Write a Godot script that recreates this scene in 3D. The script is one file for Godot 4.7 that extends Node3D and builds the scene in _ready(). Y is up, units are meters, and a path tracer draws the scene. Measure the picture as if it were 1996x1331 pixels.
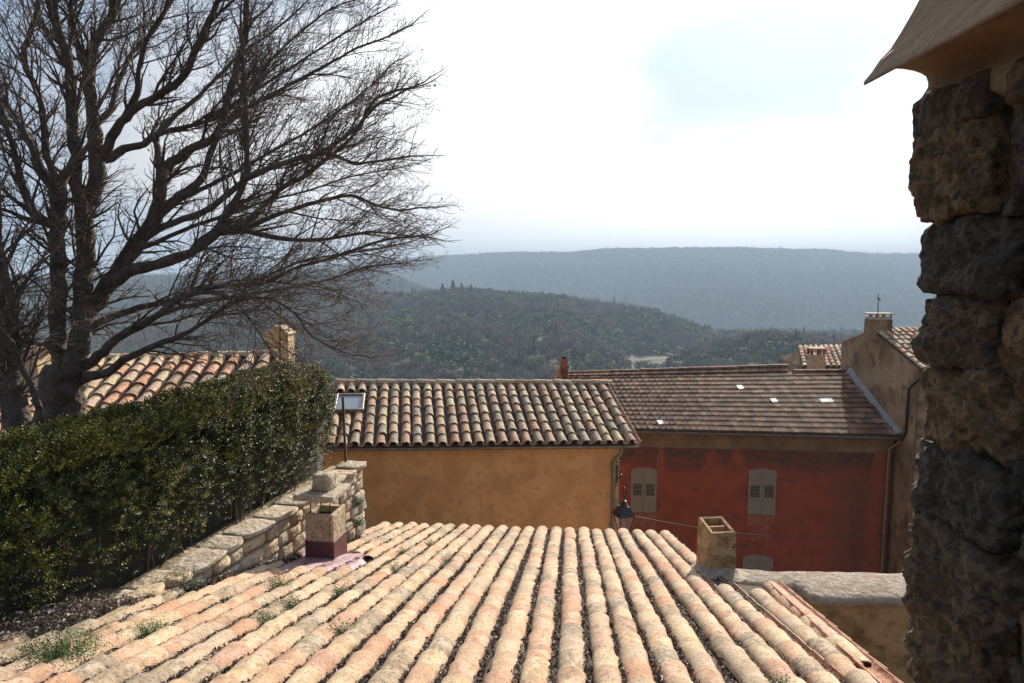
extends Node3D
# A tiled roof seen from a window above it, village roofs across the lane, a bare plane tree, wooded hills beyond.
# y is up, metres. The window stands 12 m above the lane at the origin and looks along -z.

const SUN_AZIMUTH := 24.0
const SUN_HEIGHT := 27.0

var M := {}
var taken := {}
var rng := RandomNumberGenerator.new()


class MB:
	var v := PackedVector3Array()
	var ix := PackedInt32Array()
	var uv := PackedVector2Array()
	var has_uv := false

	func vert(p: Vector3) -> int:
		v.append(p)
		return v.size() - 1

	func tri(a: int, b: int, c: int) -> void:   # counter-clockwise from outside
		ix.append(a)
		ix.append(c)
		ix.append(b)

	func face(a: Vector3, b: Vector3, c: Vector3, d: Vector3) -> void:
		var n := v.size()
		v.append(a)
		v.append(b)
		v.append(c)
		v.append(d)
		tri(n, n + 1, n + 2)
		tri(n, n + 2, n + 3)

	func face3(a: Vector3, b: Vector3, c: Vector3) -> void:
		var n := v.size()
		v.append(a)
		v.append(b)
		v.append(c)
		tri(n, n + 1, n + 2)

	func prism(bottom: Array, top: Array) -> void:   # two rings with the same count, counter-clockwise from above
		var n := bottom.size()
		for i in n:
			var j := (i + 1) % n
			face(bottom[i], bottom[j], top[j], top[i])
		for i in range(1, n - 1):
			face3(top[0], top[i], top[i + 1])
			face3(bottom[0], bottom[i + 1], bottom[i])

	func box(c: Vector3, h: Vector3, bev := 0.0, b := Basis()) -> void:
		if bev <= 0.0:
			var p := []
			for s in [[-1, -1, -1], [1, -1, -1], [1, -1, 1], [-1, -1, 1], [-1, 1, -1], [1, 1, -1], [1, 1, 1], [-1, 1, 1]]:
				p.append(c + b * Vector3(s[0] * h.x, s[1] * h.y, s[2] * h.z))
			face(p[3], p[2], p[6], p[7])
			face(p[1], p[0], p[4], p[5])
			face(p[0], p[3], p[7], p[4])
			face(p[2], p[1], p[5], p[6])
			face(p[7], p[6], p[5], p[4])
			face(p[0], p[1], p[2], p[3])
			return
		var i := h - Vector3.ONE * bev
		var q := {}
		for sx in [-1, 1]:
			for sy in [-1, 1]:
				for sz in [-1, 1]:
					var s := Vector3(sx, sy, sz)
					for a in 3:
						var e := i * s
						e[a] = h[a] * s[a]
						q[[sx, sy, sz, a]] = c + b * e
		for a in 3:
			var u := (a + 1) % 3
			var w := (a + 2) % 3
			for s in [-1, 1]:
				var r := []
				for k in [[-1, -1], [1, -1], [1, 1], [-1, 1]]:
					var key := [0, 0, 0, a]
					key[a] = s
					key[u] = k[0]
					key[w] = k[1]
					r.append(q[key])
				if s > 0:
					face(r[0], r[1], r[2], r[3])
				else:
					face(r[3], r[2], r[1], r[0])
			for su in [-1, 1]:
				for sw in [-1, 1]:
					var k1 := [0, 0, 0, u]
					k1[u] = su
					k1[w] = sw
					k1[a] = -1
					var k2 := k1.duplicate()
					k2[3] = w
					var k3 := k2.duplicate()
					k3[a] = 1
					var k4 := k1.duplicate()
					k4[a] = 1
					_edge(q[k1], q[k2], q[k3], q[k4], c)
		for sx in [-1, 1]:
			for sy in [-1, 1]:
				for sz in [-1, 1]:
					var x: Vector3 = q[[sx, sy, sz, 0]]
					var y: Vector3 = q[[sx, sy, sz, 1]]
					var z: Vector3 = q[[sx, sy, sz, 2]]
					if (y - x).cross(z - x).dot(x - c) > 0.0:
						face3(x, y, z)
					else:
						face3(x, z, y)

	func _edge(a: Vector3, b: Vector3, d: Vector3, e: Vector3, c: Vector3) -> void:
		if (b - a).cross(d - a).dot((a + d) * 0.5 - c) > 0.0:
			face(a, b, d, e)
		else:
			face(e, d, b, a)

	func tube(pts: Array, rad: Array, sides: int, caps := true, rough := 0.0, seed_ := 0) -> void:
		var n := pts.size()
		var t0: Vector3 = (pts[1] - pts[0]).normalized()
		var up := Vector3.UP if absf(t0.y) < 0.9 else Vector3.RIGHT
		var a := t0.cross(up).normalized()
		var first := v.size()
		for i in n:
			var t: Vector3 = (pts[mini(i + 1, n - 1)] - pts[maxi(i - 1, 0)]).normalized()
			a = (a - t * a.dot(t)).normalized()
			var b := t.cross(a)
			var p: Vector3 = pts[i]
			var r: float = rad[i]
			for k in sides:
				var g := TAU * k / sides
				var rr := r
				if rough > 0.0:
					rr *= 1.0 + rough * sin(g * 3.0 + i * 1.7 + seed_) * 0.6 + rough * sin(g * 2.0 - i * 2.3 + seed_ * 1.3) * 0.6
				v.append(p + (a * cos(g) + b * sin(g)) * rr)
		for i in n - 1:
			for k in sides:
				var q0 := first + i * sides + k
				var q1 := first + i * sides + (k + 1) % sides
				tri(q0, q1, q1 + sides)
				tri(q0, q1 + sides, q0 + sides)
		if caps:
			var c0 := vert(pts[0])
			var c1 := vert(pts[n - 1])
			for k in sides:
				tri(c0, first + (k + 1) % sides, first + k)
				tri(c1, first + (n - 1) * sides + k, first + (n - 1) * sides + (k + 1) % sides)

	func grid(pts: Array, nu: int, nv: int, wrap := false) -> void:   # pts[j * nu + i], smooth
		var first := v.size()
		for p in pts:
			v.append(p)
		for j in nv - 1:
			for i in (nu if wrap else nu - 1):
				var i2 := (i + 1) % nu
				tri(first + j * nu + i, first + j * nu + i2, first + (j + 1) * nu + i2)
				tri(first + j * nu + i, first + (j + 1) * nu + i2, first + (j + 1) * nu + i)

	func lathe(prof: Array, c: Vector3, sides: int) -> void:   # prof: Vector2(radius, height) from the bottom up
		for j in prof.size() - 1:
			var p: Vector2 = prof[j]
			var q: Vector2 = prof[j + 1]
			var pts := []
			for e in [p, q]:
				for k in sides:
					var g := -TAU * k / sides
					pts.append(c + Vector3(cos(g) * e.x, e.y, sin(g) * e.x))
			grid(pts, sides, 2, true)

	func mesh() -> ArrayMesh:
		var n := PackedVector3Array()
		n.resize(v.size())
		for i in range(0, ix.size(), 3):
			var a := ix[i]
			var b := ix[i + 1]
			var c := ix[i + 2]
			var f := (v[c] - v[a]).cross(v[b] - v[a])
			n[a] += f
			n[b] += f
			n[c] += f
		for i in n.size():
			n[i] = n[i].normalized()
		var arr := []
		arr.resize(Mesh.ARRAY_MAX)
		arr[Mesh.ARRAY_VERTEX] = v
		arr[Mesh.ARRAY_NORMAL] = n
		arr[Mesh.ARRAY_INDEX] = ix
		if has_uv:
			arr[Mesh.ARRAY_TEX_UV] = uv
		var m := ArrayMesh.new()
		m.add_surface_from_arrays(Mesh.PRIMITIVE_TRIANGLES, arr)
		return m


func numbered(called: String) -> String:
	taken[called] = taken.get(called, -1) + 1
	return called if taken[called] == 0 else "%s_%03d" % [called, taken[called]]


func thing(called: String, label: String, category: String, at := Vector3.ZERO, group := "") -> Node3D:
	var o := Node3D.new()
	o.name = numbered(called)
	add_child(o)
	o.position = at
	tag(o, label, category, group)
	return o


func tag(o: Node, label: String, category: String, group := "", kind := "") -> void:
	if label:
		o.set_meta("label", label)
	if category:
		o.set_meta("category", category)
	if group:
		o.set_meta("group", group)
	if kind:
		o.set_meta("kind", kind)


func put(called: String, mesh: Mesh, m: Material, parent: Node = self, at := Transform3D()) -> MeshInstance3D:
	var o := MeshInstance3D.new()
	o.name = numbered(called) if parent == self else called
	o.mesh = mesh
	o.material_override = m
	parent.add_child(o, true)
	o.transform = at if parent == self else (_world(parent).affine_inverse() * at)
	return o


func _world(n: Node) -> Transform3D:
	var t := Transform3D()
	while n is Node3D and n != self:
		t = n.transform * t
		n = n.get_parent()
	return t


func scatter(called: String, mesh: Mesh, m: Material, places: Array, tints: Array, parent: Node = self) -> MultiMeshInstance3D:
	var mm := MultiMesh.new()
	mm.transform_format = MultiMesh.TRANSFORM_3D
	mm.use_colors = tints.size() > 0
	mm.mesh = mesh
	mm.instance_count = places.size()
	var back := _world(parent).affine_inverse() if parent != self else Transform3D()
	for i in places.size():
		mm.set_instance_transform(i, back * places[i])
		if tints.size() > 0:
			mm.set_instance_color(i, tints[i])
	var o := MultiMeshInstance3D.new()
	o.name = numbered(called) if parent == self else called
	o.multimesh = mm
	o.material_override = m
	parent.add_child(o, true)
	o.set_meta("kind", "stuff")
	return o


# ---------------------------------------------------------------- materials

func lin(r: float, g: float, b: float) -> Color:
	return Color(r, g, b).linear_to_srgb()


func pattern(size: int, seed_: int, layers: Array, base := Color(1, 1, 1)) -> ImageTexture:
	# layers of [frequency, octaves, low, high, linear colour, strength] laid over a linear base colour
	var n := size * size
	var c := PackedFloat32Array()
	c.resize(n * 3)
	for i in n:
		c[i * 3] = base.r
		c[i * 3 + 1] = base.g
		c[i * 3 + 2] = base.b
	for l in layers:
		var noise := FastNoiseLite.new()
		noise.noise_type = FastNoiseLite.TYPE_SIMPLEX_SMOOTH
		noise.seed = seed_
		seed_ += 7
		noise.frequency = l[0]
		noise.fractal_octaves = l[1]
		var d := noise.get_seamless_image(size, size).get_data()
		var lut := PackedFloat32Array()
		for k in 256:
			lut.append(smoothstep(l[2], l[3], k / 255.0) * l[5])
		var col: Color = l[4]
		for i in n:
			var t := lut[d[i]]
			if t > 0.0:
				var j := i * 3
				c[j] += (col.r - c[j]) * t
				c[j + 1] += (col.g - c[j + 1]) * t
				c[j + 2] += (col.b - c[j + 2]) * t
	var out := PackedByteArray()
	out.resize(n * 3)
	for i in n * 3:
		out[i] = int(clampf(pow(maxf(c[i], 0.0), 0.4545), 0.0, 1.0) * 255.0)
	return ImageTexture.create_from_image(Image.create_from_data(size, size, false, Image.FORMAT_RGB8, out))


func relief(seed_: int, freq: float, oct: int, bump := 6.0) -> NoiseTexture2D:
	var noise := FastNoiseLite.new()
	noise.seed = seed_
	noise.frequency = freq
	noise.fractal_octaves = oct
	var t := NoiseTexture2D.new()
	t.width = 512
	t.height = 512
	t.seamless = true
	t.as_normal_map = true
	t.bump_strength = bump
	t.noise = noise
	return t


func mat(col: Color, rough := 0.85, tex: Texture2D = null, scale := 1.0, normal: Texture2D = null, strength := 1.0, metal := 0.0) -> StandardMaterial3D:
	var m := StandardMaterial3D.new()
	m.albedo_color = col
	m.roughness = rough
	m.metallic = metal
	if tex:
		m.albedo_texture = tex
	if normal:
		m.normal_enabled = true
		m.normal_texture = normal
		m.normal_scale = strength
	if tex or normal:
		m.uv1_triplanar = true
		m.uv1_world_triplanar = true
		m.uv1_scale = Vector3.ONE * scale
	return m


func tinted(rough := 0.8, backlight := 0.0) -> StandardMaterial3D:   # colours come from the copies
	var m := StandardMaterial3D.new()
	m.vertex_color_use_as_albedo = true
	m.roughness = rough
	if backlight > 0.0:
		m.backlight_enabled = true
		m.backlight = Color(1, 1, 1) * backlight
	return m


func materials() -> void:
	var fine := relief(11, 0.05, 4, 5.0)
	var coarse := relief(12, 0.02, 5, 9.0)
	M.fine = fine
	M.coarse = coarse
	var grain := relief(13, 0.16, 4, 5.0)
	# fired clay: broad uneven firing, grey lichen crusts, dark algae, pale specks
	var clean := pattern(512, 1, [
		[0.010, 3, 0.35, 0.75, Color(0.66, 0.62, 0.56), 0.8],
		[0.04, 4, 0.5, 0.8, Color(0.80, 0.66, 0.52), 0.6],
		[0.03, 5, 0.66, 0.86, Color(0.38, 0.35, 0.32), 0.6],
		[0.10, 4, 0.54, 0.70, Color(0.50, 0.43, 0.36), 0.65],
		[0.08, 4, 0.64, 0.74, Color(0.27, 0.235, 0.20), 0.7],
		[0.06, 4, 0.68, 0.76, Color(1.0, 0.97, 0.88), 0.5],
		[0.22, 2, 0.76, 0.88, Color(0.16, 0.13, 0.11), 0.7]])
	var lichen := pattern(512, 60, [
		[0.010, 3, 0.30, 0.70, Color(0.62, 0.58, 0.50), 0.9],
		[0.025, 5, 0.48, 0.66, Color(0.42, 0.40, 0.37), 0.75],
		[0.06, 5, 0.56, 0.70, Color(0.20, 0.18, 0.16), 0.75],
		[0.10, 4, 0.66, 0.76, Color(0.95, 0.93, 0.86), 0.55],
		[0.22, 2, 0.70, 0.85, Color(0.10, 0.09, 0.08), 0.7]])
	var patchy := pattern(512, 120, [
		[0.012, 4, 0.45, 0.60, Color(0.58, 0.50, 0.44), 0.85],
		[0.02, 5, 0.56, 0.66, Color(0.95, 0.82, 0.62), 0.7],
		[0.05, 5, 0.60, 0.74, Color(0.30, 0.27, 0.24), 0.7],
		[0.15, 3, 0.70, 0.82, Color(0.24, 0.20, 0.17), 0.6]])
	M.near_tiles = []
	for t in [
			[0.64, 0.49, 0.34, clean], [0.66, 0.50, 0.35, patchy], [0.60, 0.47, 0.34, lichen], [0.65, 0.45, 0.31, clean],
			[0.62, 0.49, 0.33, patchy], [0.58, 0.45, 0.33, clean], [0.54, 0.44, 0.33, lichen], [0.66, 0.49, 0.34, patchy],
			[0.62, 0.43, 0.31, patchy], [0.60, 0.47, 0.34, clean], [0.64, 0.43, 0.29, clean], [0.66, 0.52, 0.35, clean],
			[0.56, 0.43, 0.31, lichen], [0.62, 0.42, 0.30, patchy], [0.52, 0.37, 0.26, patchy], [0.62, 0.37, 0.24, clean], [0.61, 0.38, 0.28, clean]]:
		M.near_tiles.append(mat(lin(t[0], t[1], t[2]), 0.92, t[3], 0.73, grain, 0.3))
	M.old_tiles = []
	for t in [
			[0.55, 0.43, 0.30, lichen], [0.56, 0.41, 0.28, patchy], [0.50, 0.41, 0.30, lichen], [0.54, 0.34, 0.23, lichen],
			[0.60, 0.49, 0.32, patchy], [0.48, 0.30, 0.20, patchy], [0.46, 0.38, 0.28, lichen], [0.56, 0.40, 0.27, clean]]:
		M.old_tiles.append(mat(lin(t[0], t[1], t[2]), 0.85, t[3], 0.6, fine, 0.8))
	M.garden_tiles = []
	for t in [
			[0.72, 0.50, 0.34, clean], [0.70, 0.38, 0.25, clean], [0.76, 0.58, 0.38, patchy], [0.64, 0.36, 0.24, patchy],
			[0.72, 0.54, 0.40, clean], [0.60, 0.42, 0.30, lichen], [0.72, 0.40, 0.26, patchy], [0.74, 0.61, 0.38, clean]]:
		M.garden_tiles.append(mat(lin(t[0], t[1], t[2]), 0.88, t[3], 0.6, fine, 0.7))
	M.red_tiles = []
	for t in [
			[0.20, 0.105, 0.062, patchy], [0.25, 0.12, 0.07, clean], [0.15, 0.095, 0.062, lichen], [0.30, 0.17, 0.105, clean],
			[0.22, 0.13, 0.085, lichen], [0.34, 0.20, 0.14, clean], [0.17, 0.085, 0.052, patchy], [0.27, 0.15, 0.095, patchy]]:
		var rm := mat(lin(t[0] * 1.05, t[1] * 1.05, t[2] * 1.05), 0.7, t[3], 0.45, fine, 0.4)
		rm.metallic_specular = 0.3
		M.red_tiles.append(rm)
	M.pan_tiles = [mat(lin(0.52, 0.27, 0.18), 0.85, clean, 0.6, fine, 0.6), mat(lin(0.44, 0.24, 0.16), 0.85, patchy, 0.6, fine, 0.6), mat(lin(0.50, 0.33, 0.23), 0.85, lichen, 0.6, fine, 0.6)]
	# lime plaster, stone, mortar
	var cloudy := pattern(512, 200, [
		[0.006, 4, 0.35, 0.70, Color(0.72, 0.66, 0.58), 0.75],
		[0.012, 5, 0.50, 0.75, Color(0.95, 0.86, 0.70), 0.6],
		[0.03, 5, 0.58, 0.80, Color(0.66, 0.56, 0.46), 0.55],
		[0.18, 3, 0.62, 0.85, Color(0.62, 0.56, 0.50), 0.35]])
	var stained := pattern(512, 240, [
		[0.004, 6, 0.30, 0.75, Color(0.56, 0.48, 0.40), 0.85],
		[0.009, 7, 0.48, 0.85, Color(0.28, 0.23, 0.19), 0.8],
		[0.02, 6, 0.50, 0.85, Color(0.85, 0.76, 0.60), 0.45],
		[0.15, 4, 0.55, 0.90, Color(0.36, 0.31, 0.26), 0.45]])
	var stone := pattern(512, 280, [
		[0.010, 4, 0.40, 0.65, Color(0.70, 0.63, 0.54), 0.8],
		[0.035, 5, 0.55, 0.72, Color(0.44, 0.40, 0.36), 0.75],
		[0.10, 4, 0.60, 0.78, Color(0.95, 0.92, 0.86), 0.5],
		[0.20, 3, 0.68, 0.80, Color(0.22, 0.20, 0.18), 0.7]])
	var crust := pattern(512, 330, [
		[0.008, 5, 0.44, 0.60, Color(0.34, 0.30, 0.27), 0.85],
		[0.020, 5, 0.50, 0.62, Color(0.10, 0.09, 0.08), 0.85],
		[0.05, 5, 0.56, 0.70, Color(0.70, 0.58, 0.42), 0.6],
		[0.09, 4, 0.70, 0.78, Color(1.0, 0.98, 0.95), 0.7],
		[0.22, 2, 0.66, 0.80, Color(0.16, 0.14, 0.12), 0.7]])
	M.ochre = mat(lin(0.60, 0.375, 0.19), 0.95, cloudy, 0.30, coarse, 0.25)
	M.gable = mat(lin(0.34, 0.23, 0.135), 0.95, stained, 0.22, coarse, 0.4)
	M.front = mat(lin(0.36, 0.26, 0.165), 0.95, stained, 0.5, coarse, 0.3)
	M.garden_wall = mat(lin(0.58, 0.44, 0.27), 0.95, cloudy, 0.4, coarse, 0.3)
	M.terrace_wall = mat(lin(0.42, 0.28, 0.14), 0.95, stained, 0.55, coarse, 0.5)
	M.cap_mortar = mat(lin(0.38, 0.32, 0.255), 0.95, stone, 0.8, coarse, 0.6)
	M.stones = [mat(lin(0.58, 0.49, 0.38), 0.95, stone, 0.9, coarse, 0.9), mat(lin(0.52, 0.45, 0.37), 0.95, stone, 1.1, coarse, 0.9), mat(lin(0.62, 0.50, 0.35), 0.95, stone, 0.8, coarse, 0.9)]
	M.mortar = mat(lin(0.50, 0.40, 0.26), 0.95, stone, 0.8, coarse, 0.9)
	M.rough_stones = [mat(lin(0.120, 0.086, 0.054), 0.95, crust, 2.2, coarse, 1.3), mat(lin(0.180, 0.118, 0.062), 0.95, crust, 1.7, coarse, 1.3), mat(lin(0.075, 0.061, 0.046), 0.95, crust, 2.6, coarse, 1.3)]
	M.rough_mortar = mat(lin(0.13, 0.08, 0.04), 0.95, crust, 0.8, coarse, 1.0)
	M.cornice = mat(lin(0.27, 0.18, 0.105), 0.95, cloudy, 1.5, coarse, 0.8)
	M.chimney = mat(lin(0.56, 0.45, 0.32), 0.95, stone, 1.1, coarse, 0.8)
	M.mossy = mat(lin(0.42, 0.30, 0.16), 0.95, stained, 1.6, coarse, 0.6)
	M.concrete = mat(lin(0.52, 0.46, 0.36), 0.95, stone, 1.3, coarse, 0.8)
	M.wine_paint = mat(lin(0.13, 0.045, 0.050), 0.55, cloudy, 1.5, coarse, 0.4)
	M.membrane = mat(lin(0.40, 0.26, 0.30), 0.5, cloudy, 1.2, coarse, 1.2)
	M.soot_and_shade = mat(lin(0.012, 0.010, 0.009), 0.95)  # sooty flues, and the shade painted behind the shutter louvres
	M.brick = mat(lin(0.36, 0.13, 0.07), 0.9, stained, 1.0, fine, 0.6)
	M.clay = mat(lin(0.62, 0.30, 0.16), 0.9, clean, 0.6, fine, 0.6)
	M.zinc = mat(lin(0.30, 0.28, 0.25), 0.5, clean, 0.7, fine, 0.2, 0.5)
	M.lead = mat(lin(0.20, 0.205, 0.22), 0.45, clean, 0.7, coarse, 0.4, 0.4)
	M.iron = mat(lin(0.016, 0.017, 0.020), 0.35)
	M.rust = mat(lin(0.13, 0.055, 0.030), 0.85, stained, 2.0, fine, 0.6)
	M.bolt = mat(lin(0.6, 0.58, 0.55), 0.4, null, 1.0, null, 1.0, 0.6)
	M.shutter = mat(lin(0.32, 0.27, 0.205), 0.85, pattern(256, 400, [
		[0.03, 4, 0.45, 0.70, Color(0.62, 0.58, 0.50), 0.8],
		[0.09, 4, 0.55, 0.72, Color(0.36, 0.30, 0.24), 0.8]]), 1.6, fine, 0.7)
	M.shutter.uv1_scale = Vector3(7.0, 0.7, 7.0)
	M.glass_tile = mat(lin(0.80, 0.86, 0.84), 0.18)
	M.cable = mat(lin(0.05, 0.045, 0.045), 0.6)
	M.bark = mat(lin(0.125, 0.10, 0.08), 0.95, pattern(512, 440, [
		[0.014, 4, 0.46, 0.56, Color(0.52, 0.47, 0.40), 0.9],
		[0.030, 4, 0.60, 0.68, Color(1.0, 0.98, 0.90), 0.6],
		[0.06, 5, 0.55, 0.72, Color(0.36, 0.30, 0.25), 0.8]]), 0.9, coarse, 1.3)
	M.twig = mat(lin(0.105, 0.072, 0.054), 0.8)
	M.under_roof = mat(lin(0.09, 0.07, 0.055), 0.95, stained, 1.0)
	M.soil = mat(lin(0.09, 0.07, 0.05), 0.98, stained, 0.7, coarse, 1.0)
	M.lane = mat(lin(0.20, 0.18, 0.16), 0.95, stone, 0.5, coarse, 0.4)
	M.litter = tinted(0.8)
	M.leaf = tinted(0.42, 0.5)
	M.leaf.metallic_specular = 0.36
	M.weed = tinted(0.55, 0.5)
	M.wood = tinted(0.9)
	M.weed_stalk = mat(lin(0.10, 0.11, 0.04), 0.8)


func _ready() -> void:
	rng.seed = 20240
	# camera
	var cam := Camera3D.new()
	cam.name = "camera"
	cam.fov = 53.16
	cam.near = 0.05
	cam.far = 9000.0
	add_child(cam)
	cam.position = Vector3(0, 12, 0)
	cam.rotation_degrees = Vector3(-6.0, 0, 0)
	cam.current = true
	# sun, sky, air, exposure
	var az := deg_to_rad(SUN_AZIMUTH)
	var el := deg_to_rad(SUN_HEIGHT)
	var towards_sun := Vector3(sin(az) * cos(el), sin(el), -cos(az) * cos(el))
	var sun := DirectionalLight3D.new()
	sun.name = "sun"
	sun.light_color = Color(1.0, 0.955, 0.88)
	sun.light_energy = 1.6
	sun.light_angular_distance = 0.6
	sun.shadow_enabled = true
	add_child(sun)
	sun.look_at_from_position(towards_sun * 50.0, Vector3.ZERO)
	var env := Environment.new()
	env.background_mode = Environment.BG_SKY
	env.tonemap_mode = Environment.TONE_MAPPER_LINEAR
	env.tonemap_exposure = 1.53
	env.background_energy_multiplier = 1.0
	var sky_material := PanoramaSkyMaterial.new()
	sky_material.panorama = sky_picture(towards_sun)
	env.sky = Sky.new()
	env.sky.sky_material = sky_material
	env.fog_enabled = true
	env.fog_density = 0.00042
	env.fog_light_color = Color(0.80, 0.90, 1.0)
	env.sdfgi_enabled = true
	env.ssao_enabled = true
	env.ssil_enabled = true
	var world := WorldEnvironment.new()
	world.name = "environment"
	world.environment = env
	add_child(world)

	materials()
	terrain()
	near_house()
	middle_house()
	red_house()
	gable_house()
	house_behind()
	garden_house()
	terrace_wall()
	garden_wall()
	rough_building()
	plane_trees()
	hedge()
	lantern_and_cables()
	litter_and_weeds()
	woods()
	print("built")


func sky_picture(towards_sun: Vector3) -> ImageTexture:
	var w := 1024
	var h := 512
	var a := FastNoiseLite.new()
	a.seed = 5
	a.frequency = 1.1
	a.fractal_octaves = 4
	var im := Image.create(w, h, false, Image.FORMAT_RGBF)
	for j in h:
		var th := PI * (j + 0.5) / h
		for i in w:
			var ph := TAU * (i + 0.5) / w
			var d := Vector3(sin(ph) * sin(th), cos(th), -cos(ph) * sin(th))
			var up := maxf(d.y, 0.0)
			var away := rad_to_deg(acos(clampf(d.dot(towards_sun), -1.0, 1.0)))
			# clear hazy air: blue overhead, paler low down, a wide bright aureole round the sun
			var haze := exp(-up * 3.2)
			var c := Vector3(0.10, 0.17, 0.30).lerp(Vector3(0.24, 0.29, 0.36), haze)
			c += Vector3(0.92, 0.98, 1.0) * (0.42 * exp(-pow(away / 46.0, 2.0)) + 0.5 * exp(-away / 9.0))
			# thin high cloud, stretched along the horizon
			var q := Vector3(d.x, d.y * 2.6, d.z) / (0.35 + up)
			var n := a.get_noise_3dv(q) * 0.5 + 0.5
			# and one broad bright bank low in front, thinner towards its upper right
			var side := rad_to_deg(atan2(d.x, -d.z))
			var high := rad_to_deg(asin(clampf(d.y, -1.0, 1.0)))
			var bank := 0.56 * exp(-pow((side - 4.0) / 26.0, 2.0) - pow((high - 6.0) / 11.0, 2.0)) - (0.25 + 0.45 * n) * exp(-pow((side - 19.0) / 15.0, 2.0) - pow((high - 14.5) / 6.5, 2.0))
			var veil := smoothstep(0.34, 0.70, n + bank) * 0.88
			var lit := 0.34 + 0.98 * exp(-pow(away / 43.0, 2.0))
			c = c.lerp(Vector3(lit, lit, lit * 1.01), veil)
			im.set_pixel(i, j, Color(c.x, c.y, c.z))
	return ImageTexture.create_from_image(im)


# ---------------------------------------------------------------- land

var far_crest := [Vector2(-4000, -40), Vector2(-1359, -16), Vector2(-774, 13), Vector2(-443, 42), Vector2(-287, 52), Vector2(4, 67), Vector2(198, 67), Vector2(392, 81), Vector2(779, 85), Vector2(1167, 77), Vector2(1362, 62), Vector2(1556, 62), Vector2(1937, 52), Vector2(4000, 20)]
var left_crest := [Vector2(-2000, -20), Vector2(-946, -12), Vector2(-822, -7), Vector2(-657, -8), Vector2(-451, -4), Vector2(-327, 2), Vector2(-245, 4), Vector2(-196, -10), Vector2(-139, -34), Vector2(-81, -63), Vector2(2, -97), Vector2(60, -150), Vector2(2000, -200)]
var mid_crest := [Vector2(-900, -60), Vector2(-326, -37), Vector2(-232, -27), Vector2(-162, -27), Vector2(-115, -18), Vector2(-78, -13), Vector2(-46, -11), Vector2(1, -15), Vector2(47, -19), Vector2(94, -24), Vector2(127, -29), Vector2(165, -41), Vector2(198, -52), Vector2(226, -59), Vector2(264, -70), Vector2(900, -150)]
var right_crest := [Vector2(-900, -140), Vector2(60, -60), Vector2(82, -48), Vector2(104, -38), Vector2(123, -32), Vector2(142, -27), Vector2(153, -27), Vector2(164, -28), Vector2(175, -30), Vector2(191, -31), Vector2(218, -29), Vector2(500, -30)]
var land_noise := FastNoiseLite.new()


func along(table: Array, x: float) -> float:
	for i in table.size() - 1:
		var a: Vector2 = table[i]
		var b: Vector2 = table[i + 1]
		if x <= b.x:
			return lerpf(a.y, b.y, smoothstep(0.0, 1.0, clampf((x - a.x) / (b.x - a.x), 0.0, 1.0)) * 0.5 + 0.5 * clampf((x - a.x) / (b.x - a.x), 0.0, 1.0))
	return table[-1].y


func ground_height(x: float, z: float) -> float:
	var d := -z
	var h := 0.0
	if d > 45.0:
		h = lerpf(0.0, -48.0, smoothstep(45.0, 190.0, d))
		h = lerpf(h, -52.0, smoothstep(300.0, 550.0, d))
		h = lerpf(h, -140.0, smoothstep(600.0, 1300.0, d))
		var n := land_noise.get_noise_2d(x, z)
		var t := (620.0 - d) / 370.0
		var mid := along(mid_crest, x) - (lerpf(24.0, 64.0, smoothstep(30.0, 80.0, x)) * pow(maxf(t, 0.0), 1.2) if t > 0.0 else 60.0 * t * t) + n * 3.0
		t = (1100.0 - d) / 500.0
		var left := along(left_crest, x) - (55.0 * pow(t, 1.4) if t > 0.0 else 50.0 * t * t) + n * 9.0
		t = (360.0 - d) / 110.0
		var right := along(right_crest, x) - 17.0 * t * t + n * 2.0
		t = (2600.0 - d) / 1250.0
		var far := along(far_crest, x) - (190.0 * pow(t, 1.15) if t > 0.0 else 60.0 * t * t) + land_noise.get_noise_2d(x * 0.35 + 400.0, z * 0.2) * 22.0 * clampf(t * 3.0, 0.0, 1.0) + n * 3.0
		var k := 3.0
		var top := maxf(maxf(maxf(h, mid), maxf(left, right)), far)
		h = top + k * log(exp((h - top) / k) + exp((mid - top) / k) + exp((left - top) / k) + exp((right - top) / k) + exp((far - top) / k)) * smoothstep(45.0, 200.0, d)
	return h


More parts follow.
